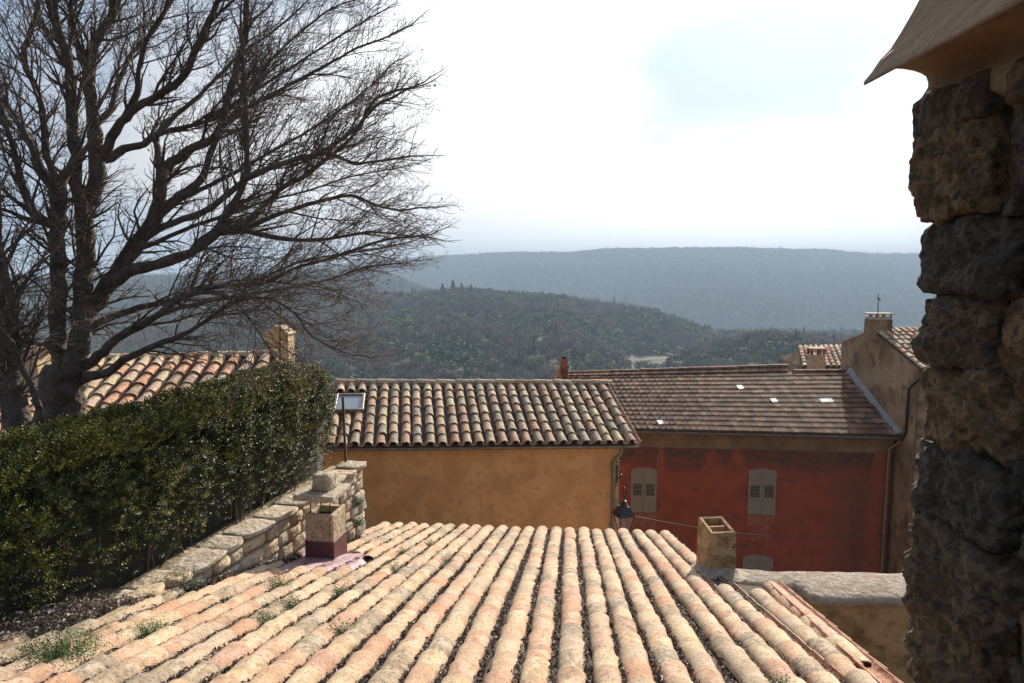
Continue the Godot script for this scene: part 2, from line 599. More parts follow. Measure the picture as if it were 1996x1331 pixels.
func terrain() -> void:
	land_noise.seed = 9
	land_noise.frequency = 0.007
	land_noise.fractal_octaves = 4
	var mb := MB.new()
	var zs := [400.0, 150.0, 50.0, 0.0, -20.0, -40.0]
	var d := 40.0
	while d < 3600.0:
		d *= 1.032
		zs.append(-d)
	var nu := 150
	var pts := []
	for z: float in zs:
		var half := absf(z) * 1.05 + 160.0
		for i in nu:
			var x := (i * 2.0 / (nu - 1) - 1.0) * half
			pts.append(Vector3(x, ground_height(x, z) - 0.01, z))
	mb.grid(pts, nu, zs.size())
	var scrub := pattern(512, 500, [
		[0.02, 5, 0.4, 0.6, Color(0.045, 0.045, 0.026), 0.9],
		[0.05, 5, 0.5, 0.7, Color(0.060, 0.050, 0.036), 0.8],
		[0.12, 3, 0.6, 0.8, Color(0.025, 0.03, 0.015), 0.8]], Color(0.055, 0.050, 0.033))
	var m := mat(Color.WHITE, 0.98, scrub, 0.02)
	var o := put("ground", mb.mesh(), m)
	tag(o, "", "", "", "structure")
	# raised garden behind the stone wall on the left
	mb = MB.new()
	mb.prism([Vector3(-40, 0, 6), Vector3(-2.0, 0, 6), Vector3(-3.35, 0, -6.0), Vector3(-2.55, 0, -10.35), Vector3(-5.3, 0, -10.6), Vector3(-6.2, 0, -17), Vector3(-40, 0, -17)],
		[Vector3(-40, 8.9, 6), Vector3(-4.35, 8.9, 6), Vector3(-3.45, 8.9, -6.0), Vector3(-2.60, 8.9, -10.35), Vector3(-5.3, 8.9, -10.6), Vector3(-6.2, 8.9, -17), Vector3(-40, 8.9, -17)])
	o = put("garden_terrace", mb.mesh(), M.soil)
	tag(o, "", "", "", "structure")
	mb = MB.new()
	mb.box(Vector3(4.0, 0.0, -18.0), Vector3(14.0, 0.03, 9.0))
	o = put("lane", mb.mesh(), M.lane)
	tag(o, "", "", "", "structure")
	# ploughed field in the valley
	for f in [["field", [74, -447, 113, -405], Color(0.075, 0.062, 0.054)], ["field_margin", [72, -462, 108, -448], Color(0.17, 0.135, 0.09)]]:
		mb = MB.new()
		pts = []
		for j in 9:
			for i in 17:
				var x := lerpf(f[1][0], f[1][2], i / 16.0)
				var z := lerpf(f[1][3], f[1][1], j / 8.0) + (x - 90.0) * -0.25
				pts.append(Vector3(x, ground_height(x, z) + 0.5, z))
		mb.grid(pts, 17, 9)
		var t := pattern(256, 520, [[0.02, 4, 0.4, 0.7, Color(0.7, 0.68, 0.64), 0.8], [0.1, 3, 0.55, 0.75, Color(0.6, 0.58, 0.5), 0.8]])
		o = put(f[0], mb.mesh(), mat(Color(f[2].r, f[2].g, f[2].b).linear_to_srgb(), 0.95, t, 0.05))
		tag(o, "", "", "", "structure")


func crown_mesh(kind: String, seed_: int, n: int) -> ArrayMesh:
	# unit tree: foot at the origin, about two units across
	var r := RandomNumberGenerator.new()
	r.seed = seed_
	var mb := MB.new()
	var blobs := []
	for b in 7:
		blobs.append([Vector3(r.randf_range(-0.55, 0.55), r.randf_range(0.65, 1.35), r.randf_range(-0.55, 0.55)), r.randf_range(0.32, 0.55)])
	for i in n:
		var p: Vector3
		var s: float
		var dir := Vector3(r.randfn(), r.randfn(), r.randfn()).normalized()
		if kind == "conifer":
			var t := pow(r.randf(), 0.7)
			var a := r.randf() * TAU
			var rad := (1.0 - t) * 0.62 * r.randf_range(0.5, 1.0) + 0.03
			p = Vector3(cos(a) * rad, 0.25 + t * 2.9, sin(a) * rad)
			dir = Vector3(cos(a), r.randf_range(-0.2, 0.5), sin(a)).normalized()
			s = lerpf(0.24, 0.09, t)
		elif kind == "bare":
			var a := r.randf() * TAU
			var e := Vector3(cos(a) * r.randf_range(0.1, 0.9), r.randf_range(0.7, 1.9), sin(a) * r.randf_range(0.1, 0.9))
			var b0 := Vector3(e.x * 0.35, e.y * r.randf_range(0.3, 0.6), e.z * 0.35)
			var side := (e - b0).cross(dir).normalized() * r.randf_range(0.02, 0.05)
			mb.face3(b0 - side, b0 + side, e)
			mb.face3(e + side, e - side, e + dir * 0.18)
			continue
		else:
			var b: Array = blobs[r.randi() % 7]
			p = b[0] + dir * b[1] * pow(r.randf(), 0.25)
			s = r.randf_range(0.10, 0.19)
		var u := dir.cross(Vector3(r.randfn(), r.randfn(), r.randfn())).normalized() * s
		var w := (dir + Vector3(r.randfn(), r.randfn(), r.randfn()) * 0.5).cross(u).normalized() * s
		mb.face(p - u, p - w * 0.8, p + u, p + w * 0.8)
	mb.tube([Vector3(0, -0.6, 0), Vector3(0.02, 0.9, 0.01)], [0.07, 0.03], 3, false)
	return mb.mesh()


func woods() -> void:
	var kinds := []
	for i in 2:
		kinds.append([crown_mesh("round", 31 + i, 170), [], []])
	for i in 2:
		kinds.append([crown_mesh("bare", 51 + i, 120), [], []])
	kinds.append([crown_mesh("conifer", 71, 150), [], []])
	var r := RandomNumberGenerator.new()
	r.seed = 77
	var mix := FastNoiseLite.new()
	mix.seed = 4
	mix.frequency = 0.012
	mix.fractal_octaves = 3
	for zone in [[190.0, 560.0, 13000, 1.9, 4.3], [500.0, 950.0, 19000, 2.4, 4.8], [850.0, 1500.0, 30000, 3.0, 5.5], [1400.0, 2750.0, 60000, 4.5, 9.0]]:
		for i in zone[2]:
			var d := sqrt(lerpf(zone[0] * zone[0], zone[1] * zone[1], r.randf()))
			var x := r.randf_range(-0.86, 0.86) * d
			var z := -d
			if x > 73.0 and x < 114.0 and z + (x - 90.0) * 0.25 > -463.0 and z + (x - 90.0) * 0.25 < -404.0:
				continue
			var sz := r.randf_range(zone[3], zone[4])
			var n := mix.get_noise_2d(x, z) + r.randf_range(-0.35, 0.35)
			var k := 0
			var c: Color
			var g := r.randf_range(0.65, 1.35)
			if n > 0.02:
				k = r.randi() % 2
				c = Color(0.060, 0.085, 0.034) * g if r.randf() < 0.6 else Color(0.150, 0.160, 0.065) * g
			elif n > -0.04 and r.randf() < 0.3:
				k = 4
				c = Color(0.028, 0.042, 0.024) * g
				sz *= 0.8
			else:
				k = 2 + r.randi() % 2
				c = Color(0.135, 0.108, 0.088) * g if r.randf() < 0.75 else Color(0.18, 0.13, 0.10) * g
			c.a = 1.0
			var b := Basis(Vector3.UP, r.randf() * TAU).scaled(Vector3(sz, sz * r.randf_range(0.75, 1.15), sz))
			kinds[k][1].append(Transform3D(b, Vector3(x, ground_height(x, z) - 0.2, z)))
			kinds[k][2].append(c)
	var names := ["evergreen_wood", "evergreen_wood", "bare_wood", "bare_wood", "conifer_wood"]
	var labels := ["dark green evergreen oaks covering the wooded hills", "round grey green bushy trees mixed through the hillside woods", "leafless grey brown trees covering the hillside", "bare brownish trees and scrub mixed through the hillside woods", "small dark conifers scattered through the hillside woods"]
	for k in 5:
		var o := scatter(names[k], kinds[k][0], M.wood, kinds[k][1], kinds[k][2])
		tag(o, labels[k], "woods", "", "stuff")
	# single trees that stand out
	var spots := [
		[134.0, -470.0, 11.5, "tall dark conifer standing beside the ploughed valley field"],
		[-61.0, -600.0, 13.0, "dark pine on the crest of the middle hill, left of a close group"],
		[-52.0, -603.0, 15.0, "tallest dark pine in the group on the middle hill crest"],
		[-44.0, -598.0, 12.0, "dark pine at the centre of the group on the hill crest"],
		[-36.0, -604.0, 11.0, "dark pine at the right of the group on the hill crest"],
		[-2.0, -606.0, 9.5, "lone small pine on the hill crest right of the pine group"],
		[40.0, -610.0, 9.0, "lone pine on the hill crest above the chimney pot"]]
	for i in spots.size():
		var s: Array = spots[i]
		var at := Vector3(s[0], ground_height(s[0], s[1]) - 0.3, s[1])
		var t := thing("pine_tree", s[3], "tree", at, "single conifers on the hills")
		var r3 := RandomNumberGenerator.new()
		r3.seed = 900 + i
		var mb := MB.new()
		mb.tube([Vector3.ZERO, Vector3(0.05, s[2] * 0.5, 0), Vector3(0, s[2] * 0.97, 0)], [s[2] * 0.03, s[2] * 0.02, 0.04], 6)
		put("trunk", mb.mesh(), M.bark, t, Transform3D(Basis(), at))
		mb = MB.new()
		for j in 900:
			var q := pow(r3.randf(), 0.75)
			var a := r3.randf() * TAU
			var lay := 0.75 + 0.25 * sin(q * 40.0)
			var rad: float = (1.0 - q) * s[2] * 0.38 * r3.randf_range(0.3, 1.0) * lay + 0.1
			var p := Vector3(cos(a) * rad, s[2] * (0.1 + q * 0.9), sin(a) * rad)
			var sz: float = s[2] * lerpf(0.06, 0.035, q)
			var u := Vector3(r3.randfn(), r3.randfn() * 0.4, r3.randfn()).normalized() * sz
			var w := Vector3(r3.randfn(), r3.randfn(), r3.randfn()).cross(u).normalized() * sz * 0.7
			mb.face(p - u, p - w, p + u, p + w)
		put("crown", mb.mesh(), mat(lin(0.030, 0.045, 0.022), 0.9), t, Transform3D(Basis(), at))


# ---------------------------------------------------------------- tiles and roofs

func barrel(length: float, r_low: float, r_top: float, rise: float, thick: float, seed_: int, seg := 9, rings := 4, hollow := true) -> ArrayMesh:
	# a half-round clay tile: its low, wide end at z = 0, its narrow top end at z = length, arched over y
	var r := RandomNumberGenerator.new()
	r.seed = seed_
	var mb := MB.new()
	var wob := []
	for i in seg + 1:
		wob.append([r.randf_range(-0.012, 0.012), r.randf_range(-0.010, 0.010)])
	if r.randf() < 0.45:   # a chipped corner
		var at := r.randi() % (seg + 1)
		wob[at][0] += r.randf_range(0.01, 0.035)
	var lay := func(sink: float) -> Array:
		var pts := []
		for j in rings:
			var t := j / float(rings - 1)
			var rr := lerpf(r_low, r_top, t) - sink
			var bump := r.randf_range(-0.0025, 0.0025)
			for i in seg + 1:
				var g := deg_to_rad(lerpf(-86.0, 86.0, i / float(seg)))
				var z := t * length
				if j == 0:
					z += wob[i][0]
				elif j == rings - 1:
					z += wob[i][1]
				pts.append(Vector3(sin(g) * (rr + bump), cos(g) * (rr + bump) * rise, z))
		return pts
	var outer: Array = lay.call(0.0)
	var n := seg + 1
	mb.grid(_flip(outer, n, rings), n, rings)
	if hollow:
		var inner: Array = lay.call(thick)
		mb.grid(inner, n, rings)
		for j in [0, rings - 1]:
			var strip := []
			for i in n:
				strip.append(outer[j * n + i])
			for i in n:
				strip.append(inner[j * n + i])
			mb.grid(strip if j > 0 else _flip(strip, n, 2), n, 2)
		for i in [0, seg]:
			var strip := []
			for j in rings:
				strip.append(outer[j * n + i])
			for j in rings:
				strip.append(inner[j * n + i])
			mb.grid(strip if i == 0 else _flip(strip, rings, 2), rings, 2)
	return mb.mesh()


func _flip(pts: Array, nu: int, nv: int) -> Array:
	var out := []
	for j in nv:
		for i in nu:
			out.append(pts[j * nu + nu - 1 - i])
	return out


func pan(length: float, r_: float, seed_: int) -> ArrayMesh:   # the same tile laid hollow side up
	var m := barrel(length, r_ * 0.9, r_, 0.8, 0.013, seed_, 7, 2)
	var mb := MB.new()
	var a := m.surface_get_arrays(0)
	for p: Vector3 in a[Mesh.ARRAY_VERTEX]:
		mb.v.append(Vector3(p.x, -p.y, p.z))
	var k: PackedInt32Array = a[Mesh.ARRAY_INDEX]
	for i in range(0, k.size(), 3):
		mb.ix.append(k[i])
		mb.ix.append(k[i + 2])
		mb.ix.append(k[i + 1])
	return mb.mesh()


func joined_kinds(kinds: Dictionary, mats: Array) -> ArrayMesh:   # one mesh with a surface for each material
	var m := ArrayMesh.new()
	for k in kinds:
		var st := SurfaceTool.new()
		st.begin(Mesh.PRIMITIVE_TRIANGLES)
		for p in kinds[k]:
			st.append_from(p[0], 0, p[1])
		st.commit(m)
		m.surface_set_material(m.get_surface_count() - 1, mats[k])
	return m


func frame_at(e_l: Vector3, e_r: Vector3, r_r: Vector3, r_l: Vector3, u: float, w: float) -> Transform3D:
	var p := e_l.lerp(e_r, u).lerp(r_l.lerp(r_r, u), w)
	var up := (r_l.lerp(r_r, u) - e_l.lerp(e_r, u)).normalized()
	var across := (e_r - e_l).lerp(r_r - r_l, w).normalized()
	var n := up.cross(across).normalized()
	if n.y < 0.0:
		n = -n
	return Transform3D(Basis(n.cross(up).normalized(), n, up), p)


func tiled(roof: Node, e_l: Vector3, e_r: Vector3, r_r: Vector3, r_l: Vector3, rows: int, courses: int, mats: Array, width: float, pans := true, skip = null) -> void:
	# cover tiles in rows up the slope over hollow pan tiles
	var slope := ((r_l + r_r) * 0.5 - (e_l + e_r) * 0.5).length()
	var step := slope / courses
	var shapes := []
	for i in 6:
		shapes.append(barrel(step * 1.22, width * 0.40, width * 0.315, 0.86, 0.014, 300 + i, 8, 3))
	var pan_shape := [pan(step * 1.15, width * 0.36, 330), pan(step * 1.15, width * 0.36, 331)]
	var placed := 0
	for i in rows:
		var sway := rng.randf_range(-0.012, 0.012)
		var shift := rng.randf_range(-0.3, 0.3) * step
		for j in courses:
			if skip != null and skip.call(i, j):
				continue
			var w := clampf((j * step + (shift if j > 0 and j < courses - 1 else 0.0) + rng.randf_range(-0.03, 0.0)) / slope, -0.01, 1.0 - step * 1.1 / slope)
			var t := frame_at(e_l, e_r, r_r, r_l, (i + 0.5) / rows, w)
			t = t * Transform3D(Basis.from_euler(Vector3(rng.randf_range(0.02, 0.055), rng.randf_range(-0.03, 0.03), rng.randf_range(-0.04, 0.04))), Vector3(sway + rng.randf_range(-0.008, 0.008), width * 0.02 + 0.03, 0))
			put("tile", shapes[rng.randi() % 6], mats[rng.randi() % mats.size()], roof, t)
			placed += 1
	if pans:
		for i in rows + 1:
			for j in courses:
				if skip != null and skip.call(i, j):
					continue
				var t := frame_at(e_l, e_r, r_r, r_l, i / float(rows), clampf((j * step + rng.randf_range(-0.02, 0.02)) / slope, -0.005, 1.0))
				t = t * Transform3D(Basis.from_euler(Vector3(0.04, rng.randf_range(-0.02, 0.02), 0)), Vector3(0, width * 0.23, 0))
				put("pan_tile", pan_shape[rng.randi() % 2], M.pan_tiles[rng.randi() % 3], roof, t)


func ridge_run(roof: Node, a: Vector3, b: Vector3, step: float, radius: float, mats: Array) -> void:
	var n := int(round((b - a).length() / step))
	var along_ := (b - a).normalized()
	var side := along_.cross(Vector3.UP).normalized()
	var up := side.cross(along_).normalized()
	for i in n:
		var p := a.lerp(b, (i + 0.0) / n)
		var shape := barrel((b - a).length() / n * 1.12, radius, radius * 0.86, 0.75, 0.014, 360 + i % 3, 8, 3)
		var basis := Basis(side, up, -along_ if false else along_)
		if basis.determinant() < 0.0:
			basis.x = -basis.x
		var t := Transform3D(basis, p) * Transform3D(Basis.from_euler(Vector3(rng.randf_range(0.0, 0.03), rng.randf_range(-0.03, 0.03), 0)), Vector3(0, rng.randf_range(0, 0.012), 0))
		put("ridge_tile", shape, mats[rng.randi() % mats.size()], roof, t)


func slab(e_l: Vector3, e_r: Vector3, r_r: Vector3, r_l: Vector3, thick: float) -> ArrayMesh:
	var mb := MB.new()
	var d := Vector3(0, -thick, 0)
	mb.prism([e_l + d, e_r + d, r_r + d, r_l + d], [e_l, e_r, r_r, r_l])
	return mb.mesh()


# the near roof: rows of tiles that run down and away from the window
const NEAR_CREST := Vector3(0.3509, 9.4906, -3.9265)
const NEAR_DOWN := Vector3(0.08298524, -0.25052655, -0.96454647)
const ROW := 0.235
const NEAR_LENGTH := 7.97


func near_frame() -> Basis:
	var across := Vector3(0.9963, 0, 0.0857).normalized()
	var up := -NEAR_DOWN.normalized()
	var n := up.cross(across).normalized()
	return Basis(n.cross(up).normalized(), n, up)


func near_point(k: float, s: float, lift := 0.0) -> Vector3:   # row number, metres down the slope from the window side, height above the deck
	var b := near_frame()
	return NEAR_CREST + b.x * ROW * k - b.z * s + b.y * (lift - 0.105)


func near_left(s: float) -> float:   # the row where the garden wall cuts the roof
	return maxf(-17.3 + 4.3 * (s - 0.6) / 7.3, -30.0) if s < 6.6 else -14.6


func near_house() -> void:
	var b := near_frame()
	var h := thing("near_house", "nearest house, its pale clay tile roof sloping away below the window", "house", Vector3(0, 0, -7.5))
	var mb := MB.new()
	# walls under the roof
	var c := [near_point(-18.5, -1.9), near_point(8.35, -1.9), near_point(8.35, 0.0), near_point(9.5, 3.7), near_point(7.35, 3.9), near_point(7.35, 7.75), near_point(-13.6, 7.75)]
	var top := []
	var foot := []
	for p: Vector3 in c:
		top.append(p - Vector3(0, 0.12, 0))
		foot.append(Vector3(p.x, 0, p.z))
	mb.prism(foot, top)
	put("wall", mb.mesh(), M.ochre, h)
	mb = MB.new()
	var ring := [near_point(-18.9, -2.0), near_point(8.75, -2.0), near_point(8.75, 0.0), near_point(9.85, 3.75), near_point(7.6, 3.95), near_point(7.6, NEAR_LENGTH), near_point(-14.8, NEAR_LENGTH), near_point(-14.8, 6.7)]
	var low := []
	for p: Vector3 in ring:
		low.append(p - b.y * 0.09)
	mb.prism(low, ring)
	var deck := put("roof", mb.mesh(), M.under_roof, h)
	# cover tiles, sorted by nearness so that the nearest stay single
	var shapes := []
	for i in 10:
		shapes.append(barrel(0.50 + 0.02 * (i % 3), 0.103, 0.083, 0.76 + 0.03 * (i % 4), 0.014, 100 + i, 10, 4))
	var rest := {}
	var all := []
	for k in range(-18, 10):
		var s := NEAR_LENGTH + rng.randf_range(-0.05, 0.05)
		if k >= 8:
			s = 3.60
		var drift := rng.randf_range(-0.012, 0.012)
		while s > (-1.6 if k < 9 else 1.3):
			var step := rng.randf_range(0.30, 0.42)
			if float(k) > near_left(s - 0.2) + 0.35:
				drift = clampf(drift + rng.randf_range(-0.009, 0.009), -0.022, 0.022)
				var open := true
				if k >= -14 and k <= -11 and s > 3.42 + 0.10 * (k + 14) and s < 5.0:
					open = false   # left chimney
				if (k == 7 or k == 8) and s > 3.5 and s < 4.55:
					open = false   # right chimney
				if open:
					all.append([k, s, drift, step])
			s -= step
	all.sort_custom(func(p: Array, q: Array) -> bool: return p[1] < q[1])
	var base := near_frame()
	var singles := 0
	for e in all:
		var tilt := Basis.from_euler(Vector3(rng.randf_range(0.022, 0.050), rng.randf_range(-0.035, 0.035), rng.randf_range(-0.07, 0.07)))
		var sc := rng.randf_range(0.94, 1.06)
		var t := Transform3D(base * tilt * Basis().scaled(Vector3(sc, sc * rng.randf_range(0.93, 1.07), 1.0)), near_point(e[0] + e[2] / ROW + (0.0 if e[0] < 8 else 0.10 * maxf(e[1], 0.0) if e[0] == 8 else -0.55 + 0.26 * e[1]), e[1], 0.018 + rng.randf_range(0.0, 0.012)))
		var shape: ArrayMesh = shapes[rng.randi() % 10]
		var pick := int(floor(pow(rng.randf(), 1.2) * M.near_tiles.size()))
		var pr := t.origin
		var d := -pr.z
		var in_view: bool = absf(pr.x) < 0.80 * d + 0.3 and e[1] > -0.25
		if in_view and singles < 300:
			singles += 1
			put("tile", shape, M.near_tiles[pick], deck, t)
		else:
			if not rest.has(pick):
				rest[pick] = []
			rest[pick].append([shape, t])
	var o := put("far_tiles", joined_kinds(rest, M.near_tiles), null, deck)
	o.set_meta("kind", "stuff")
	# pan tiles that show at the right-hand edge
	var pans := [pan(0.46, 0.088, 140), pan(0.46, 0.088, 141)]
	for k in [5.5, 6.5, 7.5, 8.5]:
		var s := 3.7 if k > 7.0 else 7.7
		while s > -1.6:
			var t := Transform3D(base * Basis.from_euler(Vector3(0.03, rng.randf_range(-0.02, 0.02), 0.0 if k < 8.0 else -0.12)), near_point(k + (0.05 + 0.30 * maxf(s - 0.1, 0.0) if k > 8.0 else 0.0), s, 0.058 if k < 8.0 else 0.10))
			put("pan_tile", pans[rng.randi() % 2], M.pan_tiles[0] if k > 8.0 else M.pan_tiles[rng.randi() % 3], deck, t)
			s -= 0.36
	left_chimney(h)
	right_chimney(h)


func hollow_shaft(mb: MB, c: Vector3, basis: Basis, hx: float, hz: float, y0: float, y1: float, wall: float, bev := 0.012) -> void:
	# four walls round a flue, from y0 to y1
	mb.box(c + Vector3(0, (y0 + y1) * 0.5, 0) + basis * Vector3(-hx + wall * 0.5, 0, 0), Vector3(wall * 0.5, (y1 - y0) * 0.5, hz), bev, basis)
	mb.box(c + Vector3(0, (y0 + y1) * 0.5, 0) + basis * Vector3(hx - wall * 0.5, 0, 0), Vector3(wall * 0.5, (y1 - y0) * 0.5, hz), bev, basis)
	for s in [-1, 1]:
		mb.box(c + Vector3(0, (y0 + y1) * 0.5 - 0.002, 0) + basis * Vector3(0, 0, s * (hz - wall * 0.5 - 0.002)), Vector3(hx - wall + 0.001, (y1 - y0) * 0.5 - 0.002, wall * 0.5), 0.0, basis)


func left_chimney(h: Node3D) -> void:
	var c := Vector3(-2.375, 8.30, -8.42)
	var turn := Basis(Vector3.UP, deg_to_rad(-9.0))
	var mb := MB.new()
	hollow_shaft(mb, c, turn, 0.185, 0.20, 0.0, 0.67, 0.055, 0.014)
	var shaft := put("chimney", mb.mesh(), M.chimney, h)
	tag(shaft, "stone chimney with wine red painted foot and slab cap on rods", "")
	mb = MB.new()
	mb.box(c + Vector3(0, 0.28, 0), Vector3(0.13, 0.30, 0.145), 0.0, turn)
	put("flue", mb.mesh(), M.soot_and_shade, shaft)
	mb = MB.new()
	hollow_shaft(mb, c, turn, 0.192, 0.207, -0.1, 0.325, 0.02, 0.004)
	put("painted_foot", mb.mesh(), M.wine_paint, shaft)
	for q in [[-0.13, 0.15], [0.13, 0.15], [-0.13, -0.15], [0.13, -0.15]]:
		mb = MB.new()
		var p := c + turn * Vector3(q[0], 0, q[1])
		mb.tube([p + Vector3(0, 0.62, 0), p + Vector3(0, 0.86, 0)], [0.007, 0.007], 6)
		put("rod", mb.mesh(), M.iron, shaft)
	mb = MB.new()
	mb.box(c + Vector3(0, 0.895, 0) + turn * Vector3(-0.03, 0, 0), Vector3(0.265, 0.035, 0.29), 0.012, turn)
	put("cap_slab", mb.mesh(), M.concrete, shaft)
	# loose stone on the slab
	var st := put("weight_stone", rock(Vector3(0.125, 0.105, 0.12), 30, 18, 10.0, 0.10, 9.0, 41), M.concrete, self, Transform3D(turn, c + Vector3(-0.01, 1.028, -0.02)))
	tag(st, "rough squared stone weighing down the chimney's cap slab", "stone")
	# painted sheet dressed round the foot
	mb = MB.new()
	var pts := []
	var b := near_frame()
	var nu := 34
	var nv := 26
	for j in nv:
		for i in nu:
			var k := lerpf(-15.0, -10.7, i / float(nu - 1))
			var s := lerpf(3.25, 4.95, j / float(nv - 1))
			var e := sin(i * 1.9) * 0.05
			var edge := minf(minf(i, nu - 1 - i) / 5.0, minf(j, nv - 1 - j) / 4.0)
			var p := near_point(k - (s - 3.9) * 0.5, s + e * 0.6)
			var flat := Vector2(p.x - c.x, p.z - c.z).length()
			var wave := cos((k - (s - 3.9) * 0.5) * TAU) * 0.5 + 0.5
			var lift := 0.050 + 0.03 * wave * clampf(flat * 2.0 - 0.5, 0.0, 1.0) + 0.03 * exp(-pow(maxf(flat - 0.20, 0.0) / 0.10, 2.0)) - 0.07 * pow(1.0 - clampf(edge, 0.0, 1.0), 2.0)
			pts.append(p + b.y * lift)
	mb.grid(pts, nu, nv)
	put("flashing_sheet", mb.mesh(), M.membrane, shaft)


func right_chimney(h: Node3D) -> void:
	var c := Vector3(2.50, 8.28, -8.05)
	var turn := Basis(Vector3.UP, deg_to_rad(7.0))
	var mb := MB.new()
	# the flue blocks lean a little; the mouth is cut on a slant
	var hx := 0.157
	var hz := 0.20
	var w := 0.042
	var y_front := 0.60
	var y_back := 0.66
	var f := func(x: float, y: float, z: float) -> Vector3: return c + turn * Vector3(x, y, z)
	var ring := [Vector2(-hx, hz), Vector2(hx, hz), Vector2(hx, -hz), Vector2(-hx, -hz)]
	var inn := [Vector2(-hx + w, hz - w), Vector2(hx - w, hz - w), Vector2(hx - w, -hz + w), Vector2(-hx + w, -hz + w)]
	var h_at := func(z: float) -> float: return lerpf(y_back, y_front, (z + hz) / (2.0 * hz))
	for i in 4:
		var a: Vector2 = ring[i]
		var d: Vector2 = ring[(i + 1) % 4]
		var ai: Vector2 = inn[i]
		var di: Vector2 = inn[(i + 1) % 4]
		mb.face(f.call(a.x * 1.04, 0, a.y * 1.04), f.call(d.x * 1.04, 0, d.y * 1.04), f.call(d.x, h_at.call(d.y) - 0.012, d.y), f.call(a.x, h_at.call(a.y) - 0.012, a.y))
		mb.face(f.call(a.x, h_at.call(a.y) - 0.012, a.y), f.call(d.x, h_at.call(d.y) - 0.012, d.y), f.call(d.x * 0.94, h_at.call(d.y), d.y * 0.94), f.call(a.x * 0.94, h_at.call(a.y), a.y * 0.94))
		mb.face(f.call(a.x * 0.94, h_at.call(a.y), a.y * 0.94), f.call(d.x * 0.94, h_at.call(d.y), d.y * 0.94), f.call(di.x, h_at.call(di.y) - 0.005, di.y), f.call(ai.x, h_at.call(ai.y) - 0.005, ai.y))
		mb.face(f.call(ai.x, h_at.call(ai.y) - 0.005, ai.y), f.call(di.x, h_at.call(di.y) - 0.005, di.y), f.call(di.x, 0.05, di.y), f.call(ai.x, 0.05, ai.y))
	var shaft := put("chimney", mb.mesh(), M.mossy, h)
	tag(shaft, "squat open chimney with two flue mouths, yellow brown moss on its front", "")
	mb = MB.new()
	mb.box(f.call(0, 0.345, -0.005), Vector3(hx - w - 0.002, 0.26, 0.016), 0.004, turn)
	put("flue_divider", mb.mesh(), M.clay, shaft)
	mb = MB.new()
	mb.box(f.call(0, 0.10, 0), Vector3(hx - w - 0.003, 0.05, hz - w - 0.003), 0.0, turn)
	put("flue", mb.mesh(), M.soot_and_shade, shaft)
	# mortar skirt
	mb = MB.new()
	var pts := []
	for j in 4:
		var t := j / 3.0
		for i in 28:
			var g := TAU * i / 28.0
			var q := Vector2(cos(g), -sin(g))
			var m := maxf(absf(q.x) / (hx + 0.005), absf(q.y) / (hz + 0.005))
			var rad := 1.0 / m + t * (0.20 + 0.06 * sin(g * 5.0 + 1.0)) * 1.0
			var p := c + turn * Vector3(q.x * rad, 0, -q.y * rad)
			var bb := near_frame()
			var deck_y := NEAR_CREST.y - 0.105 + ((-NEAR_DOWN.y) / NEAR_DOWN.z) * (p.z - NEAR_CREST.z) * -1.0
			var rel := p - near_point(0, 0)
			deck_y = near_point(0, 0).y - (bb.y.x * rel.x + bb.y.z * rel.z) / bb.y.y
			p.y = deck_y + lerpf(0.12, 0.015, pow(t, 0.7)) + 0.008 * sin(i * 2.3 + j)
			pts.append(p)
	mb.grid(_flip(pts, 28, 4), 28, 4, true)
	put("mortar_skirt", mb.mesh(), M.cap_mortar, shaft)


# ---------------------------------------------------------------- houses across the lane

func gabled(fl: Vector3, fr: Vector3, br: Vector3, bl: Vector3, yf_l: float, yf_r: float, yb: float, rl: Vector3, rr: Vector3) -> MB:
	# walls of a gabled house from the ground up: front corners, back corners, eave heights, ridge ends
	var mb := MB.new()
	var at := func(p: Vector3, y: float) -> Vector3: return Vector3(p.x, y, p.z)
	mb.face(at.call(fl, 0), at.call(fr, 0), at.call(fr, yf_r), at.call(fl, yf_l))
	mb.face(at.call(br, 0), at.call(bl, 0), at.call(bl, yb), at.call(br, yb))
	mb.face(at.call(fr, 0), at.call(br, 0), at.call(br, yb), at.call(fr, yf_r))
	mb.face3(at.call(fr, yf_r), at.call(br, yb), rr)
	mb.face(at.call(bl, 0), at.call(fl, 0), at.call(fl, yf_l), at.call(bl, yb))
	mb.face3(at.call(bl, yb), at.call(fl, yf_l), rl)
	return mb


func gutter_run(a: Vector3, b: Vector3, r: float) -> MB:
	var mb := MB.new()
	var along_ := (b - a).normalized()
	var side := along_.cross(Vector3.UP).normalized()
	for shell in [[r, false], [r * 0.86, true]]:
		var pts := []
		for e in [a, b]:
			for i in 9:
				var g := PI + PI * i / 8.0
				pts.append(e + side * cos(g) * shell[0] + Vector3.UP * sin(g) * shell[0])
		mb.grid(_flip(pts, 9, 2) if shell[1] else pts, 9, 2)
	for s in [-1, 1]:
		mb.tube([a + side * r * 0.95 * s, b + side * r * 0.95 * s], [r * 0.11, r * 0.11], 6)
	var n := int((b - a).length() / 0.7)
	for i in n:
		var p := a.lerp(b, (i + 0.5) / n)
		mb.box(p + Vector3(0, -r * 0.95, 0), Vector3(0.012, 0.012, r * 1.1), 0.0, Basis(along_, Vector3.UP, along_.cross(Vector3.UP)))
	return mb


